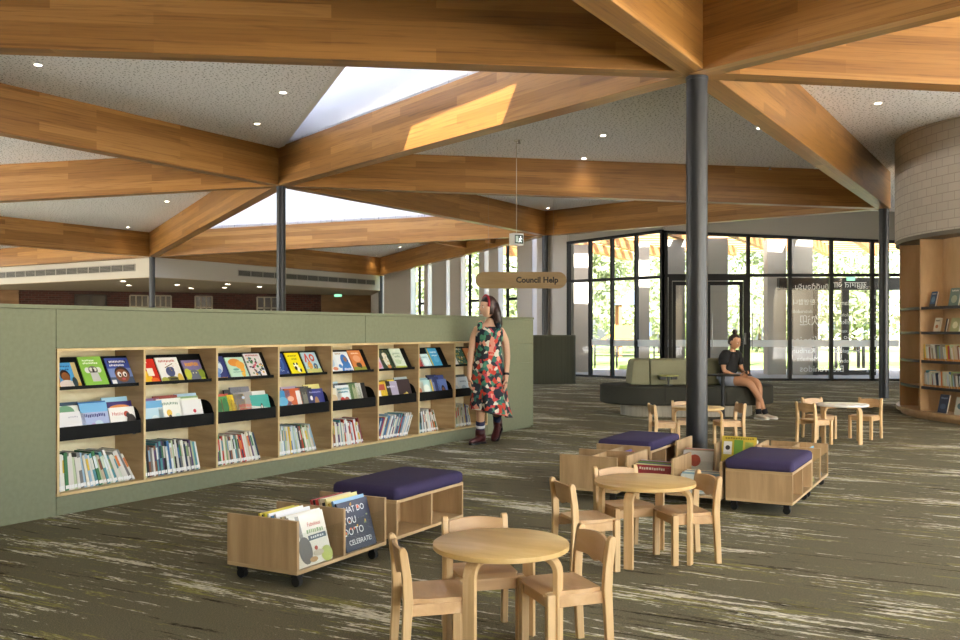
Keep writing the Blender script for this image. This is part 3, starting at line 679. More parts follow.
def bench(label, T):
    root = thing('bench', label, 'bench', T=T, group='birch cubby benches with purple cushions')
    box_obj('base_board', (0, 0, BZ), (BL, BWD, BZ+.018), PLY, root, .001)
    box_obj('top_board', (0, 0, BZ+.212), (BL, BWD, BZ+.23), PLY, root, .001)
    for k, x in enumerate((0, BL/2-.009, BL-.018)):
        box_obj('end_board' if k != 1 else 'divider', (x, 0, BZ+.0185), (x+.018, BWD, BZ+.2115), PLYD, root, .001)
    box_obj('back_rail', (.018, BWD/2-.005, BZ+.0185), (BL-.018, BWD/2+.005, BZ+.2115), PLYD, root)
    c = MB(); n = 12
    def rr(ins, z):
        pts = []; r = .035; a0, a1, b0, b1 = -.006+ins, BL+.006-ins, -.008+ins, BWD+.008-ins
        for cx, cy, s in ((a1-r, b1-r, 0), (a0+r, b1-r, 90), (a0+r, b0+r, 180), (a1-r, b0+r, 270)):
            for t in range(0, 91, 18): pts.append((cx+r*math.cos(R(s+t)), cy+r*math.sin(R(s+t)), z))
        return pts
    z = BZ+.2305
    c.loft([rr(.012, z), rr(.002, z+.008), rr(0, z+.03), rr(.002, z+.055), rr(.012, z+.069), rr(.03, z+.075)])
    smooth_by_angle(c.build('cushion', CUSH, root), 60)
    casters(root)
    return root
def stack(Tb, x, w, items, where, group, y0=.02, tilt_=R(16), gap=.004, hs=1.0):
    y = y0; items = [(a_, b_*hs, c_, d_) for a_, b_, c_, d_ in items]
    for k, (colr, h, art, lab) in enumerate(items):
        t = .011
        T = Tb @ Matrix.Translation((x+w/2+random.uniform(-.006, .006), y, BZ+.0195)) @ Matrix.Rotation(-tilt_, 4, 'X')
        book(w, h, t, colr, T, lab+' '+where, group)if not art else book(w, h, t, colr, T, lab+' '+where, group, art)
        y += (t+gap)/math.cos(tilt_)+.006
G1 = 'books standing in the low birch boxes'
TA = frame((-.916, 4.654), ANG)
book_box('book_box', 'front left birch book box nearest the camera', TA)
fab = [('e4e0d4',.30,[('p',[(.2,.35),(.3,.35),(.27,.98),(.16,.98)],'8e8c86'),('e',.28,.3,.19,.26,'6f6d6a'),('t','Fabulous',.66,.77,.085,'c8503c'),('l',.66,.64,.5,.07,'8aa878'),('p',[(.42,.46),(.95,.47),(.95,.57),(.42,.56)],'5a6670'),('l',.68,.515,.38,.04,'d8dcdc'),('e',.86,.14,.17,.15,'b6c06a'),('e',.62,.2,.16,.06,'c4bca8'),('e',.58,.3,.05,.04,'b8503c'),('e',.45,.1,.12,.05,'c4a070')],'white recipe picture book with a ladle'),
       ('e8e4dc',.305,None,'white book directly behind the ladle book'),('d4c8a0',.30,None,'buff book third from the acrylic'),('b8863c',.28,None,'ochre book in the middle'),('e8e8ea',.31,None,'tall white book with a blue band'),('5a94c0',.30,None,'mid blue book'),('eceae6',.31,None,'tall white book'),('d6c636',.31,None,'yellow-green book'),('3c4a3a',.30,None,'dark green book'),('d8c23c',.305,None,'yellow book farthest back')]
stack(TA, .045, .27, fab, 'in the front left box, near half', G1, hs=.88)
cel = [('262c46',.30,[('t','WHAT DO',.43,.82,.13,'eef0f4'),('t','YOU',.3,.6,.15,'eef0f4'),('t','DO TO',.36,.38,.15,'eef0f4'),('t','CELEBRATE!',.5,.16,.105,'eef0f4')]+spots(['d8663c','d8a83c','7a8a5a'],14,31,.025,.3,.95),'navy picture book with big white capital lettering'),
       ('8fb8d8',.315,None,'light blue book directly behind the navy one'),('c8a84a',.30,None,'mustard book'),('e6d890',.325,None,'pale yellow tall book'),('2c2c30',.30,None,'black book'),('d8c8a8',.32,None,'cream book'),('c43c34',.315,None,'red book'),('3a2a2a',.31,None,'dark brown book'),('b83a38',.31,None,'crimson book farthest back')]
stack(TA, .435, .28, cel, 'in the front left box, far half', G1, hs=.9)
bench('purple cushioned birch bench behind the front left book box', frame((-.489+.0, 5.45), ANG))
O = Vector((1.771, 6.75, 0))
def uv(u, v): p = O+U*u+V*v; return (p.x, p.y)
bench('purple cushioned birch bench at right with two open cubbies', frame(uv(0, -.48), ANG))
T2 = frame(uv(.80, -.48), ANG)
book_box('book_box', 'nearly empty birch book box behind the right-hand bench', T2, cross=True)
stack(T2, .06, .22, [('d8d26a',.24,None,'lone pale yellow book')], 'behind the right bench cushion', G1, .03)
stack(T2, .45, .2, [('6a9ab8',.25,None,'lone blue book')], 'in the far half of the right box', G1, .03)
T3 = frame(uv(-.14, .77), ANG)
book_box('book_box', 'left birch book box with empty crossed compartments', T3, cross=True)
stack(T3, .43, .2, [('c8503a',.24,[('e',.5,.5,.3,.25,'7a6aa0'),('e',.5,.75,.2,.1,'e8c8a0')],'red and violet picture book'),('7a68a8',.25,None,'violet book')], 'at the far end of the left box', G1, .02)
bench('purple cushioned birch bench at left beyond the crossed box', frame(uv(.66, .77), ANG))
T4 = frame(uv(.47, .015), ANG+R(90))
book_box('book_box', 'middle birch book box with clear sides facing the camera', T4, L_=.74)
# this box is turned: its local -Y points to +U, so books face away; fill both halves
def tstack(Tb, x, w, items, where):
    y = BWD-.05
    for colr, h, art, lab in items:
        t = .012
        T = Tb @ Matrix.Translation((x+w/2, y, BZ+.0195)) @ Matrix.Rotation(R(14), 4, 'X') @ Matrix.Rotation(R(180), 4, 'Z')
        book(w, h, t, colr, T, lab+' '+where, G1, art); y -= .03
tstack(T4, .41, .29, [('9c2430',.185,[('l',.5,.85,.7,.09,'e8d8c8'),('e',.4,.4,.25,.15,'c8503c')],'deep red annual'),('d8d8a0',.19,None,'cream-green book'),('4a3a8a',.19,None,'violet-blue book'),('6a8a50',.2,None,'grass green book'),('8a2a2c',.2,None,'maroon book'),('c8c0d8',.2,None,'pale lilac book')], 'in the middle box, left half')
tstack(T4, .04, .29, [('dce0e0',.14,[('e',.5,.4,.3,.15,'9ab0b8')],'white book with a grey oval'),('8ab0c8',.15,None,'soft blue book'),('e0b0a0',.145,None,'salmon book'),('e8e8e0',.15,None,'ivory book'),('5a86b0',.15,None,'denim blue book'),('e4d8c0',.155,None,'sand book')], 'in the middle box, right half')
T5 = frame(uv(1.60, .015), ANG+R(90))
book_box('book_box', 'rear birch book box in front of the thick column', T5, L_=.70)
tstack(T5, .03, .29, [('c9b13a',.315,[('r',.06,.5,.3,.85,'e2e2e0'),('e',.18,.68,.07,.07,'2a2a2c'),('r',.36,.4,.62,.9,'6a9a3c'),('r',.68,.45,.92,.85,'9aa84a'),('l',.5,.94,.8,.04,'7a6a1c')],'large yellow picture atlas with photo squares'),('d8d4c4',.29,None,'stone book'),('e8e4da',.28,None,'eggshell book')], 'in the rear box by the column')
tstack(T5, .39, .26, [('e6e2dc',.17,[('e',.4,.5,.2,.2,'c8503c')],'white book with a red dot'),('b8a890',.18,None,'fawn book'),('d85a48',.18,None,'coral book'),('e8e4e0',.18,None,'pale grey book')], 'in the rear box, left of the column')

# ------------------------------------------------------------------ children's tables and chairs
def make_table(label, loc, rz, topm, D=.55):
    root = thing('play_table', label, 'table', loc, rz, 'round low birch tables')
    r = D/2; h = .448
    tp = MB().lathe([(r-.003, h-.022), (r, h-.0195), (r, h-.0025), (r-.003, h)], 64).build('tabletop', topm, root); smooth_by_angle(tp, 50)
    for k in range(4):
        a = R(90*k)
        pts = [(.10, h-.036)]; rb = .055; ro = r-.012
        pts += [(ro-.011-rb+rb*math.sin(R(t)), h-.036-rb+rb*math.cos(R(t))) for t in range(0, 91, 15)]+[(ro-.011, .0)]
        w2, th = .026, .011
        rings = []
        for i, (x, z) in enumerate(pts):
            p0 = Vector(pts[max(i-1, 0)]); p1 = Vector(pts[min(i+1, len(pts)-1)]); d = (p1-p0).normalized(); nx, nz = -d.y, d.x
            rings.append([(x+nx*th, -w2, z+nz*th), (x+nx*th, w2, z+nz*th), (x-nx*th, w2, z-nz*th), (x-nx*th, -w2, z-nz*th)])
        rings[-1] = [(p[0], p[1], 0.0) for p in rings[-1]]
        lg = MB().loft(rings).build('leg', BEECHL, root, T=None, bevel=.002)
        lg.rotation_euler = (0, 0, a)
    return root
LEGA = R(-29.5)
make_table('round birch play table nearest the camera', (.085, 3.755, 0), LEGA, TOPW)
make_table('second round birch play table beside the red book box', (.94, 5.30, 0), LEGA, TOPW, .57)
make_table('round birch play table half hidden behind the thick column', (2.45, 10.45, 0), R(-25), TOPW, .57)
make_table('round white-topped play table standing alone at right', (4.23, 10.88, 0), R(-65), mat('white laminate', 'e8e6e0', .25), .60)

def make_chair():
    root = thing('child_chair', '', 'chair', (0, 0, 0), 0, 'small beech chairs around the play tables')
    W = .135; XZ = Matrix(((1,0,0,0),(0,0,1,0),(0,1,0,0),(0,0,0,1)))
    for s in (-1, 1):
        # rear post: profile in x,z with rounded top
        prof = [(-.160, 0), (-.128, 0), (-.118, .17), (-.110, .28), (-.116, .37), (-.132, .468), (-.138, .482), (-.150, .488), (-.161, .482), (-.164, .468), (-.152, .37), (-.148, .28), (-.152, .17)]
        y0 = s*W-.0135
        MB().prism(prof, y0, y0+.027, XZ).build('rear_leg', BEECHL, root, bevel=.004)
        yf = s*(W-.004)
        box_obj('front_leg', (.098, yf-.016, 0), (.132, yf+.016, .280), BEECHL, root, .004)
        box_obj('side_rail', (-.1135, s*(W-.016)-.011, .222), (.0975, s*(W-.016)+.011, .2685), BEECH, root, .003)
    box_obj('front_rail', (.104, -W+.022, .222), (.124, W-.022, .2685), BEECH, root, .003)
    # seat, slightly dished, front edge rolled
    nx, ny = 10, 10; mb = MB(); top = []; bot = []
    for i in range(nx+1):
        for j in range(ny+1):
            fx, fy = i/nx, j/ny
            x = -.108+.246*fx; hw = .119 if fx < .15 else (.1285 if x < .09 else .1145); y = -hw+2*hw*fy
            dish = -.010*max(0, 1-((fx-.42)/.38)**2)*max(0, 1-((fy-.5)/.42)**2)
            roll = -.012*max(0, (fx-.86)/.14)**2
            top.append((x, y, .286+dish+roll)); bot.append((x, y, .2692+roll*.2))
    n = (nx+1)*(ny+1); fs = []
    idx = lambda i, j: i*(ny+1)+j
    for i in range(nx):
        for j in range(ny):
            fs.append((idx(i,j), idx(i+1,j), idx(i+1,j+1), idx(i,j+1))); fs.append((n+idx(i,j), n+idx(i,j+1), n+idx(i+1,j+1), n+idx(i+1,j)))
    for i in range(nx):
        fs.append((idx(i,0), n+idx(i,0), n+idx(i+1,0), idx(i+1,0))); fs.append((idx(i,ny), idx(i+1,ny), n+idx(i+1,ny), n+idx(i,ny)))
    for j in range(ny):
        fs.append((idx(0,j), idx(0,j+1), n+idx(0,j+1), n+idx(0,j))); fs.append((idx(nx,j), n+idx(nx,j), n+idx(nx,j+1), idx(nx,j+1)))
    smooth_by_angle(mb.add(top+bot, fs).build('seat', BEECH, root), 50)
    # backrest: bowed board, arched top, tongue below
    mb = MB(); n = 16; rings = []
    for k in range(n+1):
        f = k/n; y = -W+.0145+(2*W-.029)*f; bow = -.022*(1-(2*f-1)**2)
        zt = .466+.010*(1-(2*f-1)**2); zb = .376-(.014*math.cos(math.pi*(f-.5)/.44)**2 if abs(f-.5) < .22 else 0)
        x0 = -.126+bow
        rings.append([(x0+.012, y, zb), (x0-.004, y, zt), (x0-.018, y, zt), (x0-.004, y, zb)])
    smooth_by_angle(mb.loft(rings).build('backrest', BEECH, root, bevel=.002), 40)
    return root
CH = [((-.178, 3.655), 14, 'small beech chair left of the nearest round table'),
      ((.012, 3.985), -76, 'small beech chair behind the nearest round table'),
      ((.335, 3.765), 200, 'small beech chair right of the nearest round table'),
      ((.588, 5.115), 18, 'small beech chair left of the second round table'),
      ((.868, 5.49), -70, 'small beech chair behind the second round table'),
      ((1.165, 5.305), 192, 'small beech chair right of the second round table'),
      ((2.07, 10.42), 3, 'small beech chair left of the table behind the column'),
      ((2.40, 10.77), -88, 'small beech chair behind the table hidden by the column'),
      ((2.82, 10.57), 184, 'small beech chair right of the table behind the column'),
      ((3.86, 10.72), 26, 'small beech chair in front of the white-topped table, its back to us'),
      ((4.12, 11.28), -72, 'small beech chair behind the white-topped table'),
      ((4.66, 11.26), 222, 'small beech chair right of the white-topped table')]
ch0 = make_chair()
for k, (p, a, lab) in enumerate(CH):
    if k == 0: ch0.location = (p[0], p[1], 0); ch0.rotation_euler = (0, 0, R(a)); ch0['label'] = lab
    else: dup(ch0, (p[0], p[1], 0), R(a), lab)

# ------------------------------------------------------------------ sofa island
sofa = thing('sofa', 'rounded two-tone olive island sofa with central backrest', 'sofa', (3.22, 14.55, 0))
def stadium(hx, hy, n=14):
    pts = []
    for k in range(n+1): a = R(-90+180*k/n); pts.append((hx-hy+hy*math.cos(a), hy*math.sin(a)))
    for k in range(n+1): a = R(90+180*k/n); pts.append((-hx+hy+hy*math.cos(a), hy*math.sin(a)))
    return pts
def pill(hx, hy, prof): return [[(x, y, z) for x, y in stadium(hx-i, hy-i)] for i, z in prof]
DK, LT = M('olive dark fabric'), M('olive light fabric')
smooth_by_angle(MB().loft(pill(1.02, .47, [(0, 0), (0, .185)])).build('plinth', wood('sofa plinth', '8a8272', '9a927f', 'a8a08c', (30, 30, 2)), sofa), 40)
st_ = MB().loft(pill(1.34, .68, [(.03, .186), (.004, .2), (0, .22), (0, .43), (.004, .455), (.03, .47)])).build('seat_cushion', DK, sofa); smooth_by_angle(st_, 50)
for xx in (-.46, .46): box_obj('seam', (xx-.004, -.6835, .2), (xx+.004, -.680, .46), mat('seam thread', '1a1a16', .9), st_)
bkp = []
for cx0, cx1 in ((-.90, -.615), (-.605, .165), (.175, .83)):
    mb = MB()
    for _ in (0,):
        rings = []
        for ins, z in ((.0, .471), (.0, .5), (.012, .7), (.03, .84), (.06, .87)):
            a0 = cx0+(ins*1.2 if cx0 < -.8 else 0)+.0; a1 = cx1-(ins*1.2 if cx1 > .8 else 0)
            f0 = -.28+ins*1.0; f1 = .28-ins*1.0
            rings.append([(a0, f0, z), (a1, f0, z), (a1, f1, z), (a0, f1, z)])
        mb.loft(rings)
    mb.build('backrest', LT, sofa, bevel=.02, segs=3)
tb = thing('tablet_table', 'small olive tablet table fixed on the sofa seat', 'side table', (2.86, 14.12, 0))
smooth_by_angle(MB().lathe([(.15, .612), (.157, .618), (.157, .626), (.15, .632)], 32).build('tabletop', mat('olive laminate', '9b9a5c', .5), tb))
for dx in (-.085, .085): box_obj('socket_box', (dx-.045, -.04, .565), (dx+.045, .04, .6115), RUB, tb, .004)
MB().cyl(.014, .485, .6115, 16).build('stem', STEEL, tb); MB().cyl(.07, .4705, .485, 24).build('foot_plate', STEEL, tb)
st2 = thing('side_table', 'black round side table standing before the seated woman', 'side table', (3.545, 13.58, 0))
smooth_by_angle(MB().lathe([(.245, .648), (.25, .655), (.25, .663), (.245, .667)], 40).build('tabletop', mat('black top', '171716', .35), st2))
MB().cyl(.028, .013, .648, 20).build('post', RUB, st2); MB().cyl(.18, 0, .0128, 32).build('foot_plate', RUB, st2)

# ------------------------------------------------------------------ reception counter, hanging sign, exit sign
ct = thing('counter', 'dark olive help counter with a rounded end beyond the green shelves', 'counter')
OL = wood('dark olive slats', '2f3222', '3a3d2b', '434632', (60, 60, .5), .6)
Yc = 22.8; xa, xb = 1.1, 2.375
pts = [(xa, Yc), (xb-.3, Yc)]+[(xb-.3+.3*math.cos(R(t)), Yc+.3+.3*math.sin(R(t))) for t in range(-75, 91, 15)]+[(xb-.3, Yc+1.0), (xa, Yc+1.0)]
smooth_by_angle(MB().prism(pts, .0, 1.17).build('front', OL, ct), 35)
MB().prism(pts, 1.1705, 1.2).build('worktop', mat('olive top', '4b4e38', .5), ct)
sg = thing('hanging_sign', 'tan pill-shaped hanging sign reading Council Help', 'sign', P(521, 280.2, 20))
hw, hh = 45.5*20/FPX, 8.2*20/FPX
pts = [(hw-hh+hh*math.cos(R(t)), hh*math.sin(R(t))) for t in range(-90, 91, 12)]+[(-hw+hh+hh*math.cos(R(t)), hh*math.sin(R(t))) for t in range(90, 271, 12)]
XZm = Matrix(((1,0,0,0),(0,0,-1,0),(0,1,0,0),(0,0,0,1)))
MB().prism(pts, -.03, .03, XZm).build('board', wood('sign timber', '8f7650', '9c8259', 'a88e63', (1, 1, 8)), sg, bevel=.004)
vs, fs = text_mesh('Council Help', .17, .006)
MB().add([(v.x+.345, -.0315, v.y-.0) for v in vs], fs).build('lettering', mat('black letters', '141210', .6), sg)
ztop = roofz(sg.location.x, 20)+CEIL-sg.location.z
for dx in (-.7, .7): MB().tube([(dx, 0, hh), (dx, 0, ztop-.15)], .0015, 6).build('cable', mat('wire', '8a8a8a', .4, .8), sg)
ex = thing('exit_sign', 'boxy green running-man exit sign on a thin wire', 'exit sign', P(516.5, 239.5, 16.1), R(32))
box_obj('housing', (-.105, -.075, -.105), (.105, .075, .105), mat('exit housing', 'd4d6d4', .5), ex, .008)
box_obj('sign_face', (-.085, -.079, -.075), (.085, -.0755, .075), mat('exit green', '1d2a22', .4), ex)
em = mat('exit lit', 'dfeee4', .5, 0, .6)
box_obj('door_symbol', (-.07, -.081, -.055), (-.015, -.0795, .055), mat('exit pictogram grey', '8fa197', .5, 0, .2), ex)
mb = MB(); mb.sphere((.03, -.081, .04), (.013, .002, .013), 10)
for q in (((.03,.02),(.015,-.03),.012), ((.015,-.01),(.05,-.05),.008), ((.02,-.02),(-.005,-.055),.008), ((.03,.02),(.065,.0),.006), ((.03,.02),(.0,.0),.006)):
    a, b_, w = Vector(q[0]), Vector(q[1]), q[2]; d = (b_-a).normalized(); s = Vector((-d.y, d.x))*w
    mb.add([((a-s).x, -.0805, (a-s).y), ((b_-s).x, -.0805, (b_-s).y), ((b_+s).x, -.0805, (b_+s).y), ((a+s).x, -.0805, (a+s).y)], [(0,1,2,3)])
mb.build('running_figure', em, ex)
zt = roofz(ex.location.x, ex.location.y)+CEIL-ex.location.z
MB().tube([(0, 0, .105), (0, 0, zt)], .005, 8).build('wire', mat('wire pale', 'b8b4aa', .5), ex)
MB().cyl(.05, zt-.02, zt, 16).build('ceiling_rose', WHITE, ex)

# ------------------------------------------------------------------ brick drum and curved shelves
DC = Vector((9.46, 13.85)); DR = 3.0
def arc(r, a0, a1, n): return [(DC.x+r*math.cos(R(a0+(a1-a0)*k/n)), DC.y+r*math.sin(R(a0+(a1-a0)*k/n))) for k in range(n+1)]
def arcwall(r0, r1, z0, z1, a0, a1, n=48, uvs=False):
    o = arc(r1, a0, a1, n); i = arc(r0, a0, a1, n); mb = MB(); vs = []
    for z in (z0, z1): vs += [(x, y, z) for x, y in o]+[(x, y, z) for x, y in i]
    m_ = n+1; fs = []; uvl = []
    for k in range(n):
        u0, u1 = R(a0+(a1-a0)*k/n)*r1, R(a0+(a1-a0)*(k+1)/n)*r1
        for f, q in (((k, k+1, 2*m_+k+1, 2*m_+k), [(u0,z0),(u1,z0),(u1,z1),(u0,z1)]), ((m_+k, 3*m_+k, 3*m_+k+1, m_+k+1), [(u0,z0),(u0,z1),(u1,z1),(u1,z0)]),
                     ((k, m_+k, m_+k+1, k+1), [(u0,0),(u0,.1),(u1,.1),(u1,0)]), ((2*m_+k, 2*m_+k+1, 3*m_+k+1, 3*m_+k), [(u0,0),(u1,0),(u1,.1),(u0,.1)])):
            fs.append(f); uvl.append(q)
    for f in ((0, 2*m_, 3*m_, m_), (n, m_+n, 3*m_+n, 2*m_+n)): fs.append(f); uvl.append([(0,z0),(0,z1),(.1,z1),(.1,z0)])
    return mb.add(vs, fs, uvs=uvl)
dr = smooth_by_angle(arcwall(2.8, DR, 2.72, 4.9, 100, 290, 64).build('wall_drum', M('white brick')), 40); struct(dr)
struct(arcwall(.2, 2.99, 2.66, 2.72, 100, 290, 64).build('trim_drum', mat('drum soffit trim', '6b665c', .6)))
cs = thing('curved_bookcase', 'curved plywood bookcase beneath the round brick drum', 'bookcase')
RB, RF = 2.6, 2.94
smooth_by_angle(arcwall(RB-.03, RB, .12, 2.66, 120, 290).build('back_panel', ORANGEPLY, cs))
smooth_by_angle(arcwall(RB, RF-.03, .0, .06, 120, 290).build('kick_board', ORANGEPLY, cs))
smooth_by_angle(arcwall(RB, RF+.04, .06, .12, 120, 290).build('bottom_shelf', ORANGEPLY, cs))
def px_ang(px, r):
    # near intersection of the view ray at px with the circle, in plan
    k = (px-480)/FPX; a = k*k+1; b_ = -2*(k*DC.x+DC.y); c = DC.x**2+DC.y**2-r*r; Y = (-b_-math.sqrt(max(0, b_*b_-4*a*c)))/(2*a)
    return math.degrees(math.atan2(Y-DC.y, k*Y-DC.x)) % 360
da = px_ang(920, RF)
angs = [da-52, da-26+6, da, da+30, da+60, da+90]
for a in angs:
    c_, s_ = math.cos(R(a)), math.sin(R(a)); n_ = Vector((-s_, c_, 0))*.011
    q = [Vector((DC.x+c_*r, DC.y+s_*r, 0)) for r in (RB, RF)]
    mb = MB(); mb.add([tuple(q[0]-n_+Vector((0,0,.121))), tuple(q[1]-n_+Vector((0,0,.121))), tuple(q[1]+n_+Vector((0,0,.121))), tuple(q[0]+n_+Vector((0,0,.121))),
                       tuple(q[0]-n_+Vector((0,0,2.659))), tuple(q[1]-n_+Vector((0,0,2.659))), tuple(q[1]+n_+Vector((0,0,2.659))), tuple(q[0]+n_+Vector((0,0,2.659)))],
                      [(0,3,2,1),(4,5,6,7),(0,1,5,4),(1,2,6,5),(2,3,7,6),(3,0,4,7)])
    mb.build('divider', ORANGEPLY, cs)
SZ = [1.645, 1.28, .86, .475]
for z in SZ:
    for k in range(len(angs)-1):
        sh = arcwall(RB, RF-.03, z-.025, z, angs[k]+.25, angs[k+1]-.25, 12).build('shelf', ORANGEPLY, cs)
        smooth_by_angle(arcwall(RF-.029, RF-.01, z-.028, z+.012, angs[k]+.25, angs[k+1]-.25, 12).build('steel_lip', mat('dark lip', '2e2b28', .4), sh))
def cframe(a, r): return Matrix.Translation((DC.x+r*math.cos(R(a)), DC.y+r*math.sin(R(a)), 0)) @ Matrix.Rotation(R(a+90), 4, 'Z')
GC = 'novels on the curved bookcase'
def cspines(a0, a1, z, seed, where):
    rr = random.Random(seed); a = a0; k = 0
    while a < a1 and k < 40:
        t = rr.uniform(.016, .03); h = rr.uniform(.19, .25); colr, cn = rr.choice([p for p in PAL if p[1] not in ('green','purple')]+[('c8b48a','tan'),('a8a08c','stone')])
        d = .15
        T = cframe(a, RF-.05) @ Matrix.Translation((t/2, 0, z+.001)) @ Matrix.Rotation(R(rr.uniform(-11, -2)), 4, 'Y') @ Matrix.Rotation(R(90), 4, 'Z') @ Matrix.Translation((d/2, 0, 0))
        o = book(d, h, t, colr, T, '%s-spined novel, %s from left on the %s of the curved bookcase' % (cn.replace(' ', '-'), ORD[k], where), GC)
        MB().box((-d/2-.0006, .001, .012), (-d/2, t-.001, .04)).build('spine_label', mat('orange spine tape', 'd08a3c', .6), o)
        a += math.degrees((t+.003)/(RF-.05)); k += 1
cspines(da+.6, da+17, .86+.0, 51, 'third shelf')
cspines(da+.6, da+17, .475+.0, 52, 'fourth shelf')
for (px, z, w, h, colr, art, lab) in ((933, 1.645, .15, .235, '3a5a80', [('e',.5,.5,.3,.3,'6a90b0'),('l',.5,.85,.7,.07,'d8d8d0'),('r',0,0,1,.2,'3a3a3a')], 'blue novel facing out on the top shelf'),
                                     (954, 1.645, .19, .27, '6a8078', [('e',.5,.4,.3,.3,'a8b098'),('l',.5,.85,.7,.08,'e0e0d4')], 'grey-green book facing out on the top shelf'),
                                     (937, 1.28, .14, .215, 'd8ccb0', [('l',.5,.8,.7,.1,'5a4a3a'),('e',.5,.4,.25,.2,'b8703c')], 'cream novel facing out on the second shelf'),
                                     (955, 1.28, .17, .21, 'a8a878', [('e',.5,.5,.3,.3,'d8d4b0')], 'khaki book facing out on the second shelf'),
                                     (946, 1.28, .03, .2, '4a4a4a', None, 'thin dark stand between the second shelf books'),
                                     (943, .12, .2, .27, '26324a', [('l',.5,.8,.7,.08,'8a9ab0'),('e',.5,.35,.3,.2,'3c5270')], 'dark navy book on the bottom shelf'),
                                     (960, .12, .18, .25, 'c9c8bc', [('e',.5,.5,.3,.25,'5a7a80')], 'pale book on the bottom shelf by the photo edge')):
    a = px_ang(px, RF-.1)
    T = cframe(a, RF-.08) @ Matrix.Translation((0, 0, z+.002)) @ Matrix.Rotation(R(-12), 4, 'X')
    book(w, h, .025, colr, T, lab+' of the curved bookcase' if 'stand' not in lab else lab, 'books facing out on the curved bookcase', art)

# ------------------------------------------------------------------ entry glazing
GLS = M('window glass')
def glazed(idx, p0, p1, zt0, zt1, mull, zrail, name='window', mw=.07, base=.06):
    """a glazed screen from p0 to p1; mull = fractions where mullions stand"""
    root = bpy.data.objects.new('%s_%d' % (name, idx), None); COL.objects.link(root); root['kind'] = 'structure'
    p0, p1 = Vector(p0), Vector(p1); d = p1-p0; ln = d.length; ang = math.atan2(d.y, d.x)
    root.location = (p0.x, p0.y, 0); root.rotation_euler = (0, 0, ang)
    zt = lambda x: zt0+(zt1-zt0)*x/ln
    def member(nm, xa, xb, za, zb, dep=.12):
        mb = MB(); q = []
        za0, za1 = (za(xa), za(xb)) if callable(za) else (za, za); zb0, zb1 = (zb(xa), zb(xb)) if callable(zb) else (zb, zb)
        y0, y1 = -dep/2, dep/2
        mb.add([(xa,y0,za0),(xb,y0,za1),(xb,y1,za1),(xa,y1,za0),(xa,y0,zb0),(xb,y0,zb1),(xb,y1,zb1),(xa,y1,zb0)], [(0,3,2,1),(4,5,6,7),(0,1,5,4),(1,2,6,5),(2,3,7,6),(3,0,4,7)])
        return mb.build(nm, FRAME, root)
    for f in mull:
        x = f*ln; member('mullion', x-mw/2, x+mw/2, 0, zt)
    member('sill_rail', 0, ln, 0, base); member('head_rail', 0, ln, lambda x: zt(x)-.08, zt)
    if zrail: member('transom', 0, ln, zrail-.04, zrail+.04)
    for k in range(len(mull)-1):
        xa, xb = mull[k]*ln+mw/2, mull[k+1]*ln-mw/2
        mb = MB(); mb.add([(xa,0,base),(xb,0,base),(xb,0,zt(xb)-.08),(xa,0,zt(xa)-.08)], [(0,1,2,3)]); mb.build('pane', GLS, root)
    return root, ln
GL0, GL1 = Vector((2.54, 26.9, 0)), Vector((4.85, 24.55, 0))
def frac(px, p0, p1):
    k = (px-480)/FPX; d = p1-p0; return (k*p0.y-p0.x)/(d.x-k*d.y)
w1, l1 = glazed(1, GL0, GL1, 3.88, 3.98, [0.012]+[frac(p, GL0, GL1) for p in (590.5, 612.3, 636.5)]+[.985], 2.73)
GR0, GR1 = Vector((4.85, 24.55, 0)), Vector((11.6, 24.2, 0))
ms = [0.008]+[frac(p, GR0, GR1) for p in (748, 789.5, 831, 872)]+[.93]
w2, l2 = glazed(2, GR0, GR1, 3.95, 3.62, ms, 2.76, mw=.09)
# frosted band, lettering on the glass
def on_w2(px, py):
    f = frac(px, GR0, GR1); p = GR0.lerp(GR1, f); return f*l2, HC-(py-HY)/FPX*p.y
for w, ln_, x0_, x1_ in ((w1, l1, .24*l1, .97*l1), (w2, l2, .02, .9*l2)):
    mb = MB(); mb.add([(x0_, .004, .885), (x1_, .004, .885), (x1_, .004, 1.065), (x0_, .004, 1.065)], [(0,1,2,3)]); mb.build('frosted_band', M('frosted film'), w)
words = [('ยินดีต้อนรับ',812,287,.15),('स्वागत आहे',848,285,.17),('환영합니다',801,302.5,.13),('dobrodošli',802,311.5,.1),('欢迎',811,321,.24),('Vítajte',806,341,.26),('Karibuni',803,351,.15),('Merhaba',808,359,.13),('Bienvenidos',822,369,.19),
         ('Selamat',845,303,.14),('aloha',845,315,.1),('Welkom',846,322,.15),('xush',843,331,.1),('Go',848,337,.14),('Hoşgeldiniz',846,351,.12),('dobro',845,361,.11),('Croeso',866,287,.12),('sveiki',877,297,.13),('tervist',876,312,.11),('Benvenuti',877,322,.14),('Soo',876,337,.17),('talofa',877,351,.13),('Ola',876,361,.2),('kia ora',876,370,.14)]
for body, px, py, hgt in words:
    x, z = on_w2(px, py); vs, fs = text_mesh(body, hgt*1.25)
    MB().add([(x-v.x, .006, z+v.y) for v in vs], fs).build('lettering', M('frosted film'), w2)
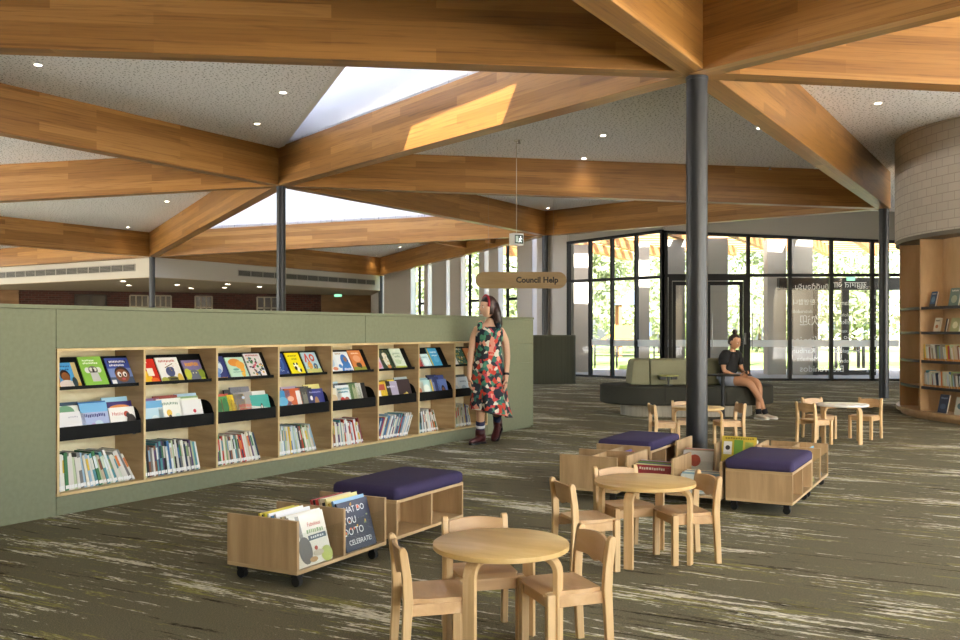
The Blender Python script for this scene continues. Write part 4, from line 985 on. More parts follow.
# entrance door leaves
drt = bpy.data.objects.new('door_1', None); COL.objects.link(drt); drt['kind'] = 'structure'
drt.location = w2.location; drt.rotation_euler = w2.rotation_euler
def bx(nm, xa, xb, za, zb, m=FRAME, y0=-.1, y1=-.062, parent=drt): return box_obj(nm, (xa, y0, za), (xb, y1, zb), m, parent)
xd0 = frac(668, GR0, GR1)*l2; xdm = frac(706, GR0, GR1)*l2; xd1 = frac(746, GR0, GR1)*l2
bx('door_frame', xd0, xd0+.09, .0, 2.72); bx('door_frame', xd1-.09, xd1, .0, 2.72); bx('door_frame', xd0+.09, xd1-.09, 2.62, 2.72)
for a, b_ in ((xd0+.1, xdm-.005), (xdm+.005, xd1-.1)):
    lf = MB(); lf.box((a, -.098, .02), (a+.09, -.066, 2.6)); lf.box((b_-.09, -.098, .02), (b_, -.066, 2.6)); lf.box((a+.09, -.098, .02), (b_-.09, -.066, .13)); lf.box((a+.09, -.098, 2.5), (b_-.09, -.066, 2.6))
    d = lf.build('door_leaf', FRAME, drt)
for xx in (xdm-.13, xdm+.13, xd1+.13):
    hd = MB(); hd.tube([(xx, -.16, .8), (xx, -.16, 1.75)], .016, 10); hd.tube([(xx, -.16, .95), (xx, -.098, .95)], .01, 8); hd.tube([(xx, -.16, 1.6), (xx, -.098, 1.6)], .01, 8)
    hd.build('door_handle', mat('brushed steel', '8a8a88', .35, .9), drt)
bx('lock_plate', xd1-.075, xd1-.02, .95, 1.25, mat('lock grey', '6a6c70', .4), -.108, -.1)
# header above the right glazing, wall left of it
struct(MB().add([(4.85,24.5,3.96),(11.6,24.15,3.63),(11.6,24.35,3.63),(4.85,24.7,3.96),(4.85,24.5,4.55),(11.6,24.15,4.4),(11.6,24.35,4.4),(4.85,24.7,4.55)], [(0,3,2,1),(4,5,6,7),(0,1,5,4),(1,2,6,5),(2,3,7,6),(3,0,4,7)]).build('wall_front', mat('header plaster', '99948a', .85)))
# right return wall behind the drum (hidden mostly)
struct(box_obj('wall_right', (11.6, 16.5, 0), (11.8, 24.3, 4.4), WHITE))
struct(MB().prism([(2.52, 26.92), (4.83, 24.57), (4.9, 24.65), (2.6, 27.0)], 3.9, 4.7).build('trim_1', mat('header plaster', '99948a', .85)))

# ------------------------------------------------------------------ slit-window wall between the rear columns
W0, W1 = Vector((-3.96, 37.1, 0)), Vector((2.54, 26.9, 0))
wd = (W1-W0).normalized(); wn = Vector((-wd.y, wd.x, 0))     # outward
if wn.x < 0: wn = -wn
def wl(px): return frac(px, W0, W1)*(W1-W0).length
wa = math.atan2(wd.y, wd.x)
WF = frame(W0, wa)
sgn = 1 if (Matrix.Rotation(wa, 3, 'Z') @ Vector((0, 1, 0))).dot(wn) > 0 else -1
piers = [(384,410.5),(424,427.5),(432,446),(450,460.5),(479,484),(489,498),(517,532),(537,568.5)]
for k, (a, b_) in enumerate(piers):
    xa, xb = wl(a), wl(b_)
    o = MB().box((xa, min(0, sgn*.2), 0), (xb, max(0, sgn*.2), 4.3 if a > 430 else 4.0)).build('wall_rear', BEIGE, T=WF); struct(o)
for k, (a, b_) in enumerate(zip([p[1] for p in piers[:-1]], [p[0] for p in piers[1:]])):
    xa, xb = wl(a), wl(b_); y = sgn*.15; xm = min(wl(a+5.2), xb-.02)
    r_ = bpy.data.objects.new('window_%d' % (k+3), None); COL.objects.link(r_); r_.matrix_world = WF; r_['kind'] = 'structure'
    MB().add([(xa, sgn*.01, .3), (xm, sgn*.01, .3), (xm, sgn*.01, 4.3), (xa, sgn*.01, 4.3)], [(0,1,2,3)]).build('reveal_glow', M('reveal glow'), r_)  # translucent strip added in place of the bright daylit pier reveal
    fr = MB(); t = .07; x_full = xa; xa = xm
    if xb-xa < .2: continue
    fr.box((xa, y-.04, .3), (xa+t, y+.04, 4.3)); fr.box((xb-t, y-.04, .3), (xb, y+.04, 4.3)); fr.box((xa+t, y-.04, 2.28), (xb-t, y+.04, 2.36)); fr.box((xa+t, y-.04, .3), (xb-t, y+.04, .38))
    fr.build('window_frame', FRAME, r_)
    MB().add([(xa+t, y, .38), (xb-t, y, .38), (xb-t, y, 4.3), (xa+t, y, 4.3)], [(0,1,2,3)]).build('pane', GLS, r_)
    struct(MB().box((x_full, min(0, sgn*.2), 0), (xb, max(0, sgn*.2), .3)).build('wall_rear', BEIGE, T=WF))

# ------------------------------------------------------------------ rear left: bulkhead with grilles, low soffit, brick wall
CC = Vector((-9.77, 27.75, 0)); LL = Vector((-18.5, 33.4, 0)); GG = Vector((-3.7, 37.5, 0))
def bulk(p, q, z0, z1, grille, label):
    d = q-p; T = frame(p, math.atan2(d.y, d.x)); ln = d.length
    struct(box_obj('wall_bulkhead', (0, 0, z0), (ln, .15, z1), mat('bulkhead plaster', 'c0bbb0', .85), T=T))
    r_ = thing('air_grille', label, 'air vent', T=T)
    xa, xb, za, zb = grille
    box_obj('backing', (xa, -.012, za), (xb, -.002, zb), mat('grille dark', '4a4844', .7), r_)
    mb = MB()
    n = int((xb-xa)/.55)
    for k in range(n+1):
        x = xa+(xb-xa)*k/n; mb.box((x-.012, -.03, za), (x+.012, -.013, zb))
    for z in (za, zb): mb.box((xa, -.032, z-.012), (xb, -.014, z+.012))
    mb.build('frame', mat('grille frame', 'a39f96', .6), r_)
    for k in range(5):
        z = za+(zb-za)*(k+.5)/5; box_obj('blade', (xa+.01, -.028, z-.012), (xb-.01, -.014, z-.004), mat('grille blade', '8b8880', .6), r_)
    return T
bulk(LL, CC, 2.92, 4.35, (1.5, 9.6, 3.12, 3.33), 'long dark air grille on the left bulkhead')
bulk(CC, GG, 2.92, 3.75, (3.4, 10.6, 3.12, 3.31), 'long dark air grille on the right bulkhead')
struct(MB().prism([(-9.77, 27.75), (-3.7, 37.5), (-6, 48), (-30, 48), (-30, 36), (-18.5, 33.4)], 2.9, 2.92).build('ceiling_low', mat('low ceiling', 'b3a58e', .85)))
# brick wall with timber panel and glazed doors
B0, B1 = Vector((-22.0, 34.6, 0)), Vector((-4.4, 42.0, 0))
bd = (B1-B0); bl = bd.length; BT = frame(B0, math.atan2(bd.y, bd.x))
mb = MB(); mb.add([(0,0,0),(bl,0,0),(bl,0,2.9),(0,0,2.9),(0,.3,0),(bl,.3,0),(bl,.3,2.9),(0,.3,2.9)], [(0,1,2,3),(4,7,6,5)], uvs=[[(0,0),(bl,0),(bl,2.9),(0,2.9)]]*2)
struct(mb.build('wall_brick', M('red brick'), T=BT))
def bwl(px): return frac(px, B0, B1)*bl
PANEL = wood('timber panel', '6b4c2a', '7c5a34', '8a6740', (1, 1, 4), .5)
for px0, px1 in ((0, 19), (321, 372)):
    struct(box_obj('wall_panel', (bwl(px0), -.05, 0), (bwl(px1), -.001, 2.895), PANEL, T=BT))
for k, (px0, px1) in enumerate(((75, 106), (130, 148), (155, 171), (195, 212), (257, 278))):
    r_ = bpy.data.objects.new('window_%d' % (k+20), None); COL.objects.link(r_); r_.matrix_world = BT; r_['kind'] = 'structure'
    xa, xb = bwl(px0), bwl(px1); lo, hi = .9, 2.75
    fm = mat('painted sash', 'a79d8a', .6) if k else mat('dark frame', '2a2520', .6)
    mb = MB()
    nb_ = 3 if k else 2
    for i in range(nb_+1):
        x = xa+(xb-xa)*i/nb_; mb.box((x-.03, -.06, lo), (x+.03, -.005, hi))
    for i in range(5):
        z = lo+(hi-lo)*i/4; mb.box((xa, -.058, z-.025), (xb, -.007, z+.025))
    mb.build('window_frame', fm, r_)
    box_obj('pane', (xa, -.004, lo), (xb, -.002, hi), mat('dim pane', '6f6557' if k else '3a3128', .2), r_)
struct(box_obj('wall_left', (-24.2, 24, 0), (-24, 36, 3.6), mat('left plaster', '9c9486', .85)))
struct(box_obj('wall_back_light_block', (-14, -9.2, 0), (4, -9, 4.6), mat('left plaster', '9c9486', .85)))  # unseen wall added to stop light from behind the camera
struct(box_obj('wall_left', (-14.2, -9, 0), (-14, 7.5, 4.9), mat('left plaster', '9c9486', .85)))  # unseen wall added to block side light on the near beam
struct(MB().prism([(-4.9, 41.75), (-3.95, 37.15), (-3.75, 37.2), (-4.6, 42.0)], 0, 3.5).build('wall_return', WHITE))
struct(box_obj('wall_back_left', (-24, 46.2, 0), (-4, 46.4, 3.2), mat('left plaster', '9c9486', .85)))
ex2 = thing('exit_sign', 'tiny green exit sign in front of the rear timber panel', 'exit sign', P(338, 290, 40.0)); ex2.location.z = 2.86
box_obj('housing', (-.16, -.02, -.09), (.16, .02, .02), mat('exit green lit', '6fae8c', .5, 0, .8), ex2)
MB().tube([(0, 0, .02), (0, 0, .04)], .01, 8).build('rod', WHITE, ex2)

# ------------------------------------------------------------------ downlights
LENS = mat('downlight lens', 'fff1dc', .5, 0, 12.0)
proto = None
def downlight(p, label, power, r=.045, tiltn=None):
    root = thing('ceiling_light', label, 'ceiling light', p, group='small round recessed ceiling lights')
    MB().lathe([(r+.02, .0), (r+.02, -.006), (r, -.010), (r, .0)], 24, cap=False).build('trim_ring', WHITE, root)
    MB().lathe([(r, -.004), (r*.6, -.0045)], 24).build('lens', LENS, root)
    if power:
        ld = bpy.data.lights.new('lamp', 'SPOT'); ld.energy = power; ld.spot_size = R(100); ld.spot_blend = .6; ld.shadow_soft_size = .05; ld.color = (1, .86, .68)
        lo = bpy.data.objects.new('lamp', ld); COL.objects.link(lo); lo.parent = root; lo.location = (0, 0, -.02)
    return root
DL = [(38,64,'nearest the top left corner'),(283,92,'upper one of the pair above the golden left beam'),(257,123,'lower one of the pair above the golden left beam'),
      (167,201,'glowing beside the short sloping beam'),(128,227,'above the rear left column'),
      (603,135,'upper of the pair right of the sunlit beam'),(584,158,'lower of the pair right of the sunlit beam'),(760,127,'just right of the thick column'),(815,169,'peeping under the beam to the slim right column'),
      (878,102,'on the panel beside the brick drum'),(548,208,'above the entry glazing beam'),(400,247,'in the far sliver of ceiling above the slit windows'),(376,256,'farthest left in the sliver above the slit windows')]
for px, py, d in DL: downlight(ceil_at(px, py), 'small round ceiling light '+d, 6)
for px, py, pw, d in ((123,281,20,'leftmost under the low soffit'),(128.5,285,20,'second from left under the low soffit'),(177,284.5,20,'third from left under the low soffit'),(191,288,20,'fourth from left under the low soffit'),(224.5,287.5,20,'fifth from left under the low soffit'),(227.5,284,20,'upper fifth light under the low soffit'),(259.5,286.5,20,'rightmost under the low soffit')):
    Y = (2.9-HC)*FPX/(HY-py); p = P(px, py, Y); p.z = 2.899
    downlight(p, 'small round ceiling light '+d, 12, .09)
def sprinkler(px, py, lab):
    p = ceil_at(px, py); r_ = thing('sprinkler', lab, 'sprinkler', p)
    MB().cyl(.045, -.008, 0, 16).build('escutcheon', WHITE, r_); MB().cyl(.012, -.06, -.008, 10).build('nozzle', mat('brushed steel', '8a8a88', .35, .9), r_); MB().cyl(.03, -.066, -.06, 12).build('deflector', mat('brushed steel', '8a8a88', .35, .9), r_)
sprinkler(770, 166, 'small sprinkler head under the ceiling right of the column')
sprinkler(519, 139.5, 'small sprinkler head beside the exit sign wire')

# ------------------------------------------------------------------ outside: canopy, piers, vestibule, play area, trees, house
TIMB = wood('canopy timber', '9a6a38', 'b07c46', 'c08f5a', (1, 8, 8), .6)
for k, (px, w, Y) in enumerate(((676, .55, 28.4), (718, .6, 28.0), (777, .56, 28.4), (803, .6, 28.2), (643, .42, 29.6), (579, .7, 30.2))):
    x = (px-480)/FPX*Y
    o = box_obj('pier', (x-w/2, Y, -.03), (x+w/2, Y+.45, 4.1), BEIGE); tag(o, 'beige rendered pier outside the glass, %s' % ['just right of the glazing corner','behind the entry doors','right of the entry doors','behind the left lettering','seen through the left glazing','at the left end of the glazing'][k], 'pier', 'rendered piers outside')
vd = thing('vestibule_door', 'dark framed outer door pair seen through the lettered glass', 'door', (0, 28.05, 0))
X = lambda px: (px-480)/FPX*28.05
Zv = lambda py: HC-(py-HY)/FPX*28.05
MB().box((X(778), -.1, Zv(290)), (X(900), .1, Zv(278))).build('header', FRAME, vd)
for px, w in ((815.5, 4), (845, 7), (873, 5)):
    box_obj('stile', (X(px-w/2), -.05, -.03), (X(px+w/2), .05, Zv(290)-.002), FRAME, vd)
box_obj('bottom_rail', (X(814), -.045, -.02), (X(875), .045, .12), FRAME, vd)
box_obj('exit_box', (X(845), -.16, Zv(281)), (X(853), -.101, Zv(277)), mat('exit green lit', '6fae8c', .5, 0, .8), vd)
cn = thing('canopy', 'slatted timber entrance canopy outside above the glass', 'canopy', (0, 0, 0))
for k in range(9):
    x = -1.5+k*1.75
    T = frame((x, 27.2 if x > 4 else 29.5, 4.1), R(62)); box_obj('rafter', (0, -.1, 0), (8.5, .1, .32), TIMB, cn, T=T)
for k in range(10):
    T = frame((-4+k*.0, 28.9+k*.85, 4.43), R(0)); box_obj('slat', (0 if k > 2 else 6.5, -.16, 0), (24, .16, .1), TIMB, cn, T=T)
def leafy(name, label, p, h, cr, seed, col1, trunk=.25, n=2600, ls=.32, squash=.8):
    rr = random.Random(seed); root = thing(name, label, 'tree', p, group='trees beyond the lawn')
    MB().tube([(0,0,-.1),(.1,.05,h*.35),(.05,-.1,h*.6)], [trunk, trunk*.75, trunk*.4], 10).build('trunk', mat('bark', '5a4c3c', .9), root)
    mb = MB(); cl = [(rr.gauss(0, cr*.45), rr.gauss(0, cr*.45), h*.52+rr.gauss(0, cr*.62*squash), rr.uniform(.3, .55)*cr) for _ in range(30)]
    for _ in range(n):
        cx, cy, cz, r_ = rr.choice(cl); d = Vector((rr.gauss(0,1), rr.gauss(0,1), rr.gauss(0,1))).normalized()*r_*rr.uniform(.5, 1)
        c = Vector((cx, cy, max(1.6, cz)))+d; a = Vector((rr.gauss(0,1), rr.gauss(0,1), rr.gauss(0,1))).normalized(); b2 = a.orthogonal().normalized(); s = ls*rr.uniform(.5, 1.2)
        mb.add([c-a*s, c+b2*s*.55, c+a*s, c-b2*s*.55], [(0,1,2,3)])
    mb.build('foliage', col1, root)
def leafmat(name, a, b2):
    m, nt, b = nodes(name); v = coord(nt, 'Object'); n_ = N(nt, 'ShaderNodeTexNoise', Scale=2.0, Detail=4.0); L(nt, v, n_.inputs['Vector'])
    L(nt, ramp(nt, n_.outputs[0], [(.3, a), (.7, b2)]), b.inputs['Base Color']); b.inputs['Roughness'].default_value = .7
    tr_ = nt.nodes.new('ShaderNodeBsdfTranslucent'); tr_.inputs[0].default_value = lin(b2); mx = nt.nodes.new('ShaderNodeMixShader'); mx.inputs[0].default_value = .4
    L(nt, b.outputs[0], mx.inputs[1]); L(nt, tr_.outputs[0], mx.inputs[2]); L(nt, mx.outputs[0], nt.nodes['Material Output'].inputs[0]); MATS[name] = m; return m
LM = leafmat('pale leaves', '7c8560', 'a4ab86'); LM2 = leafmat('mid leaves', '6a7456', '8c9570')
for k, (x, y, h, cr, mm, lab) in enumerate(((6.5, 62, 11, 4.5, LM, 'leafy tree above the playground'), (14, 70, 13, 5.5, LM, 'broad pale tree behind the entry doors'), (22, 68, 12, 5, LM, 'pale tree left of the brick house'), (33, 80, 14, 6, LM2, 'tall tree right of the brick house'), (1.5, 60, 12, 4.5, LM2, 'tree seen through the right-hand slit windows'), (-5, 66, 13, 5, LM, 'tree seen through the left-hand slit windows'), (42, 76, 12, 5, LM, 'tree at the right end of the lawn'), (9.5, 85, 15, 6, LM2, 'tallest dense tree far behind the playground'))):
    leafy('leafy_tree', lab, (x, y, -.06), h, cr, 60+k, mm)
for k, (x, y) in enumerate(((3, 54), (11, 57), (18, 60), (25, 62), (-8, 60))):
    leafy('leafy_shrub', 'low spreading shrub on the lawn edge, %s from left' % ORD[(1, 2, 3, 4, 0)[k]], (x, y, -.06), 5.0, 3.6, 90+k, LM, .12, 1500, .3, .55)
pf = thing('playground_tower', 'orange and blue timber playground tower on the lawn', 'playground', P(632, 346, 48)); pf.location.z = -.06
for dx in (-.7, .7):
    for dy in (-.6, .6): box_obj('post', (dx-.08, dy-.08, 0), (dx+.08, dy+.08, 2.9), mat('play post', '8a5a34', .8), pf)
box_obj('deck', (-.8, -.7, .95), (.8, .7, 1.05), mat('play deck', '6a5a48', .8), pf)
box_obj('orange_panel', (-1.15, -.75, .6), (-.1, -.69, 1.65), mat('play orange', 'd8802c', .6), pf)
box_obj('blue_panel', (0, -.75, 1.1), (.85, -.69, 1.8), mat('play blue', '4a5a78', .6), pf)
MB().add([(-1.15,-.3,1.1),(-1.15,.3,1.1),(-2.7,.3,.15),(-2.7,-.3,.15),(-1.15,-.3,1.18),(-1.15,.3,1.18),(-2.7,.3,.23),(-2.7,-.3,.23)], [(0,1,2,3),(4,7,6,5),(0,4,5,1),(1,5,6,2),(2,6,7,3),(3,7,4,0)]).build('slide', mat('play orange', 'd8802c', .6), pf)
MB().add([(-.9,-.8,2.7),(.9,-.8,2.7),(.9,.8,2.7),(-.9,.8,2.7),(0,0,3.5)], [(0,1,4),(1,2,4),(2,3,4),(3,0,4),(0,3,2,1)]).build('roof', mat('play roof', '5a6a7a', .6), pf)
def rail(p, L_, lab, n=3):
    r_ = thing('path_rail', lab, 'railing', p)
    for k in range(n): box_obj('post', (L_*k/(n-1)-.03, -.03, 0), (L_*k/(n-1)+.03, .03, .95), FRAME, r_)
    box_obj('handrail', (-.03, -.025, .95), (L_+.03, .025, 1.0), FRAME, r_)
    box_obj('lower_rail', (.03, -.02, .45), (L_-.03, .02, .49), FRAME, r_)
rail((4.2, 34, -.06), 1.6, 'dark path railing seen through the left glazing'); rail((6.4, 34.2, -.06), 1.2, 'short dark path railing by the glazing corner')
for k, px in enumerate((836, 841, 858.5, 863.5)):
    o = MB().cyl(.06, -.06, .95, 14).build('bollard', FRAME, T=Matrix.Translation(((px-480)/FPX*34, 34, 0))); tag(o, 'dark bollard on the path, %s from left' % ORD[k], 'bollard', 'dark bollards on the path')
hs = thing('house', 'low brick house across the lawn behind the lettered glass', 'house', (31.5, 76, -.06))
mb = MB(); mb.add([(-5,0,0),(5,0,0),(5,6,0),(-5,6,0),(-5,0,2.7),(5,0,2.7),(5,6,2.7),(-5,6,2.7)], [(0,1,5,4),(1,2,6,5),(2,3,7,6),(3,0,4,7)], uvs=[[(0,0),(10,0),(10,2.7),(0,2.7)]]*4); mb.build('wall', mat('house wall', '8d8478', .9), hs)
MB().add([(-5.5,-.5,2.65),(5.5,-.5,2.65),(5.5,6.5,2.65),(-5.5,6.5,2.65),(-5.5,3,4.4),(5.5,3,4.4)], [(0,1,5,4),(2,3,4,5),(0,4,3),(1,2,5),(0,3,2,1)]).build('roof', mat('roof tiles', '9a8f8a', .9), hs)
for dx in (-3, 0.2, 3): box_obj('window', (dx-.6, -.03, 1.0), (dx+.6, -.001, 2.1), mat('house pane', '4a5560', .2), hs)

# ------------------------------------------------------------------ people
SKIN = mat('skin', 'd0a588', .5); SKIN2 = mat('tanned skin', 'b88664', .5)
def skin_mesh(chains, subdiv=2):
    """chains: list of [(point, radius), ...]; a later chain may start at an existing joint (by index tuple)"""
    verts = []; edges = []; rad = []; roots = []
    for ch in chains:
        prev = None
        for it in ch:
            if isinstance(it, int): prev = it; continue
            p, r = it; verts.append(Vector(p)); rad.append(r); k = len(verts)-1
            if prev is None: roots.append(k)
            else: edges.append((prev, k))
            prev = k
    me = bpy.data.meshes.new('sk'); me.from_pydata([tuple(v) for v in verts], edges, [])
    ob = bpy.data.objects.new('sk', me); COL.objects.link(ob)
    md = ob.modifiers.new('s', 'SKIN'); md.use_smooth_shade = True; md.branch_smoothing = .3
    for k, r in enumerate(rad):
        d = me.skin_vertices[0].data[k]; d.radius = (r, r) if not hasattr(r, '__len__') else r; d.use_root = k in roots
    sb = ob.modifiers.new('u', 'SUBSURF'); sb.levels = subdiv; sb.render_levels = subdiv
    dg = bpy.context.evaluated_depsgraph_get(); dg.update()
    out = bpy.data.meshes.new_from_object(ob.evaluated_get(dg)); bpy.data.objects.remove(ob)
    return out
def mesh_to_mb(mb, me, mi=0):
    mb.add([v.co for v in me.vertices], [tuple(p.vertices) for p in me.polygons], mi=mi); bpy.data.meshes.remove(me)
def head(mb, c, yaw, pitch, s=1.0, skin=0, eye=1, lip=2, brow=3):
    """head built around the ear line centre, face to local -Y; appended to the body mesh"""
    T = Matrix.Translation(c) @ Matrix.Rotation(yaw, 4, 'Z') @ Matrix.Rotation(pitch, 4, 'X') @ Matrix.Scale(s, 4)
    n, m = 28, 20; rings = []
    for k in range(1, m):
        a = -math.pi/2+math.pi*k/m; z = .118*math.sin(a); cr = math.cos(a); r = []
        for i in range(n):
            t = 2*math.pi*i/n; x = .076*cr*math.cos(t); y = .095*cr*math.sin(t)
            if z < 0 :
                f = -z/.118; x *= 1-.28*f*f; 
                if y < 0: y = y*(1-.02*f)
                else: y *= 1-.45*f
            if y < 0:      # face: brow, nose, mouth, chin
                ax = abs(x)
                y -= .022*math.exp(-(x/.011)**2-((z+.022)/.022)**2)      # nose tip
                y -= .010*math.exp(-(x/.009)**2-((z-.004)/.02)**2)
                y += .009*math.exp(-((ax-.031)/.016)**2-((z-.006)/.013)**2)   # sockets
                y -= .007*math.exp(-(x/.02)**2-((z+.062)/.012)**2)       # lips
                y -= .010*math.exp(-(x/.022)**2-((z+.1)/.016)**2)        # chin
            r.append((x, y, z))
        rings.append(r)
    mb.loft(rings, T, skin)
    for sx in (-1, 1):
        mb.sphere((sx*.031, -.077, .006), (.012, .007, .0075), 12, eye, T)
        mb.sphere((sx*.031, -.0835, .005), (.005, .002, .005), 8, brow, T)
        mb.sphere((sx*.032, -.086, .024), (.016, .004, .0035), 10, brow, T)
        mb.sphere((sx*.077, .008, -.005), (.009, .018, .03), 12, skin, T)
    mb.sphere((0, -.098, -.0625), (.021, .006, .0075), 12, lip, T)
    return T
def hand_chains(w, d, side, curl, s=1.0):
    """fingers as short chains rooted in the palm; w wrist, d unit direction of the hand, side unit vector toward the thumb, curl unit vector"""
    w, d, side, curl = (Vector(q) for q in (w, d, side, curl)); out = []
    for k, (o, ln) in enumerate(((.028, .070), (.010, .078), (-.009, .072), (-.027, .056))):
        b = w+d*.085*s+side*o*s
        out.append([(b-d*.02*s, .0085*s), (b+d*ln*.45*s+curl*.006*s, .0082*s), (b+d*ln*.78*s+curl*.022*s, .0075*s), (b+d*ln*.92*s+curl*.042*s, .0062*s)])
    b = w+d*.03*s+side*.026*s
    out.append([(b-side*.01*s, .011*s), (b+side*.026*s+d*.026*s+curl*.01*s, .0095*s), (b+side*.028*s+d*.058*s+curl*.02*s, .008*s)])
    return out
EYE = mat('eye white', 'd8d2c8', .3); LIP = mat('lips', '9a5548', .5); DARK = mat('dark brow', '2a1a12', .6)
m, nt, b = nodes('hair brown'); v = coord(nt, 'Object', (60, 60, 4)); n1 = N(nt, 'ShaderNodeTexNoise', Scale=1.0, Detail=4.0); L(nt, v, n1.inputs['Vector'])
L(nt, ramp(nt, n1.outputs[0], [(.3, '1e120e'), (.7, '46302a')]), b.inputs['Base Color']); b.inputs['Roughness'].default_value = .45; MATS['hair brown'] = m
m, nt, b = nodes('floral print'); v = coord(nt, 'Object')
vo = N(nt, 'ShaderNodeTexVoronoi', Scale=22.0, Randomness=1.0); n1 = N(nt, 'ShaderNodeTexNoise', Scale=9.0, Detail=2.0); va = N(nt, 'ShaderNodeVectorMath', operation='ADD'); vm = N(nt, 'ShaderNodeVectorMath', operation='SCALE'); vm.inputs['Scale'].default_value = .07
L(nt, v, n1.inputs['Vector']); L(nt, n1.outputs['Color'], vm.inputs[0]); L(nt, v, va.inputs[0]); L(nt, vm.outputs[0], va.inputs[1]); L(nt, va.outputs[0], vo.inputs['Vector'])
sp = N(nt, 'ShaderNodeSeparateColor'); L(nt, vo.outputs['Color'], sp.inputs[0])
L(nt, ramp(nt, sp.outputs[0], [(0, '1a2230'), (.26, '2f6a60'), (.42, 'c8402e'), (.56, '1c2028'), (.66, 'd8907a'), (.75, '4a8a6a'), (.84, 'd8d2c0'), (.92, 'b83a4a')], 'CONSTANT'), b.inputs['Base Color']); b.inputs['Roughness'].default_value = .8; MATS['floral print'] = m

def shoe(name, p, yaw, m_, parent, ln=.25, w=.045, hgt=.12, sole=None, pitch=0):
    T = Matrix.Translation(p) @ Matrix.Rotation(yaw, 4, 'Z') @ Matrix.Rotation(pitch, 4, 'X')      # toe toward local -Y
    rings = []
    for f, hw, hh in ((0, .55, .8), (.06, .8, 1.0), (.25, .85, 1.0), (.42, .86, .72), (.6, 1.0, .5), (.8, 1.0, .42), (.93, .72, .36), (1, .35, .25)):
        y = .075-ln*f; r = []
        for t in range(12):
            a = 2*math.pi*t/12; z = hgt*hh*(.5+.5*math.sin(a)); r.append((w*hw*math.cos(a)*(1 if z > .02 else .95), y, z+.012))
        rings.append(r)
    s = smooth_by_angle(MB().loft(rings, T).build(name, m_, parent), 60)
    sr = [[(w*1.04*hw*sx, .08-ln*1.03*f, z) for sx, z in ((-1, 0), (1, 0), (1, .02), (-1, .02))] for f, hw in ((0, .6), (.1, .9), (.45, .85), (.65, 1), (.85, .95), (1, .4))]
    MB().loft(sr, T).build('sole', sole or RUB, s)
    return s

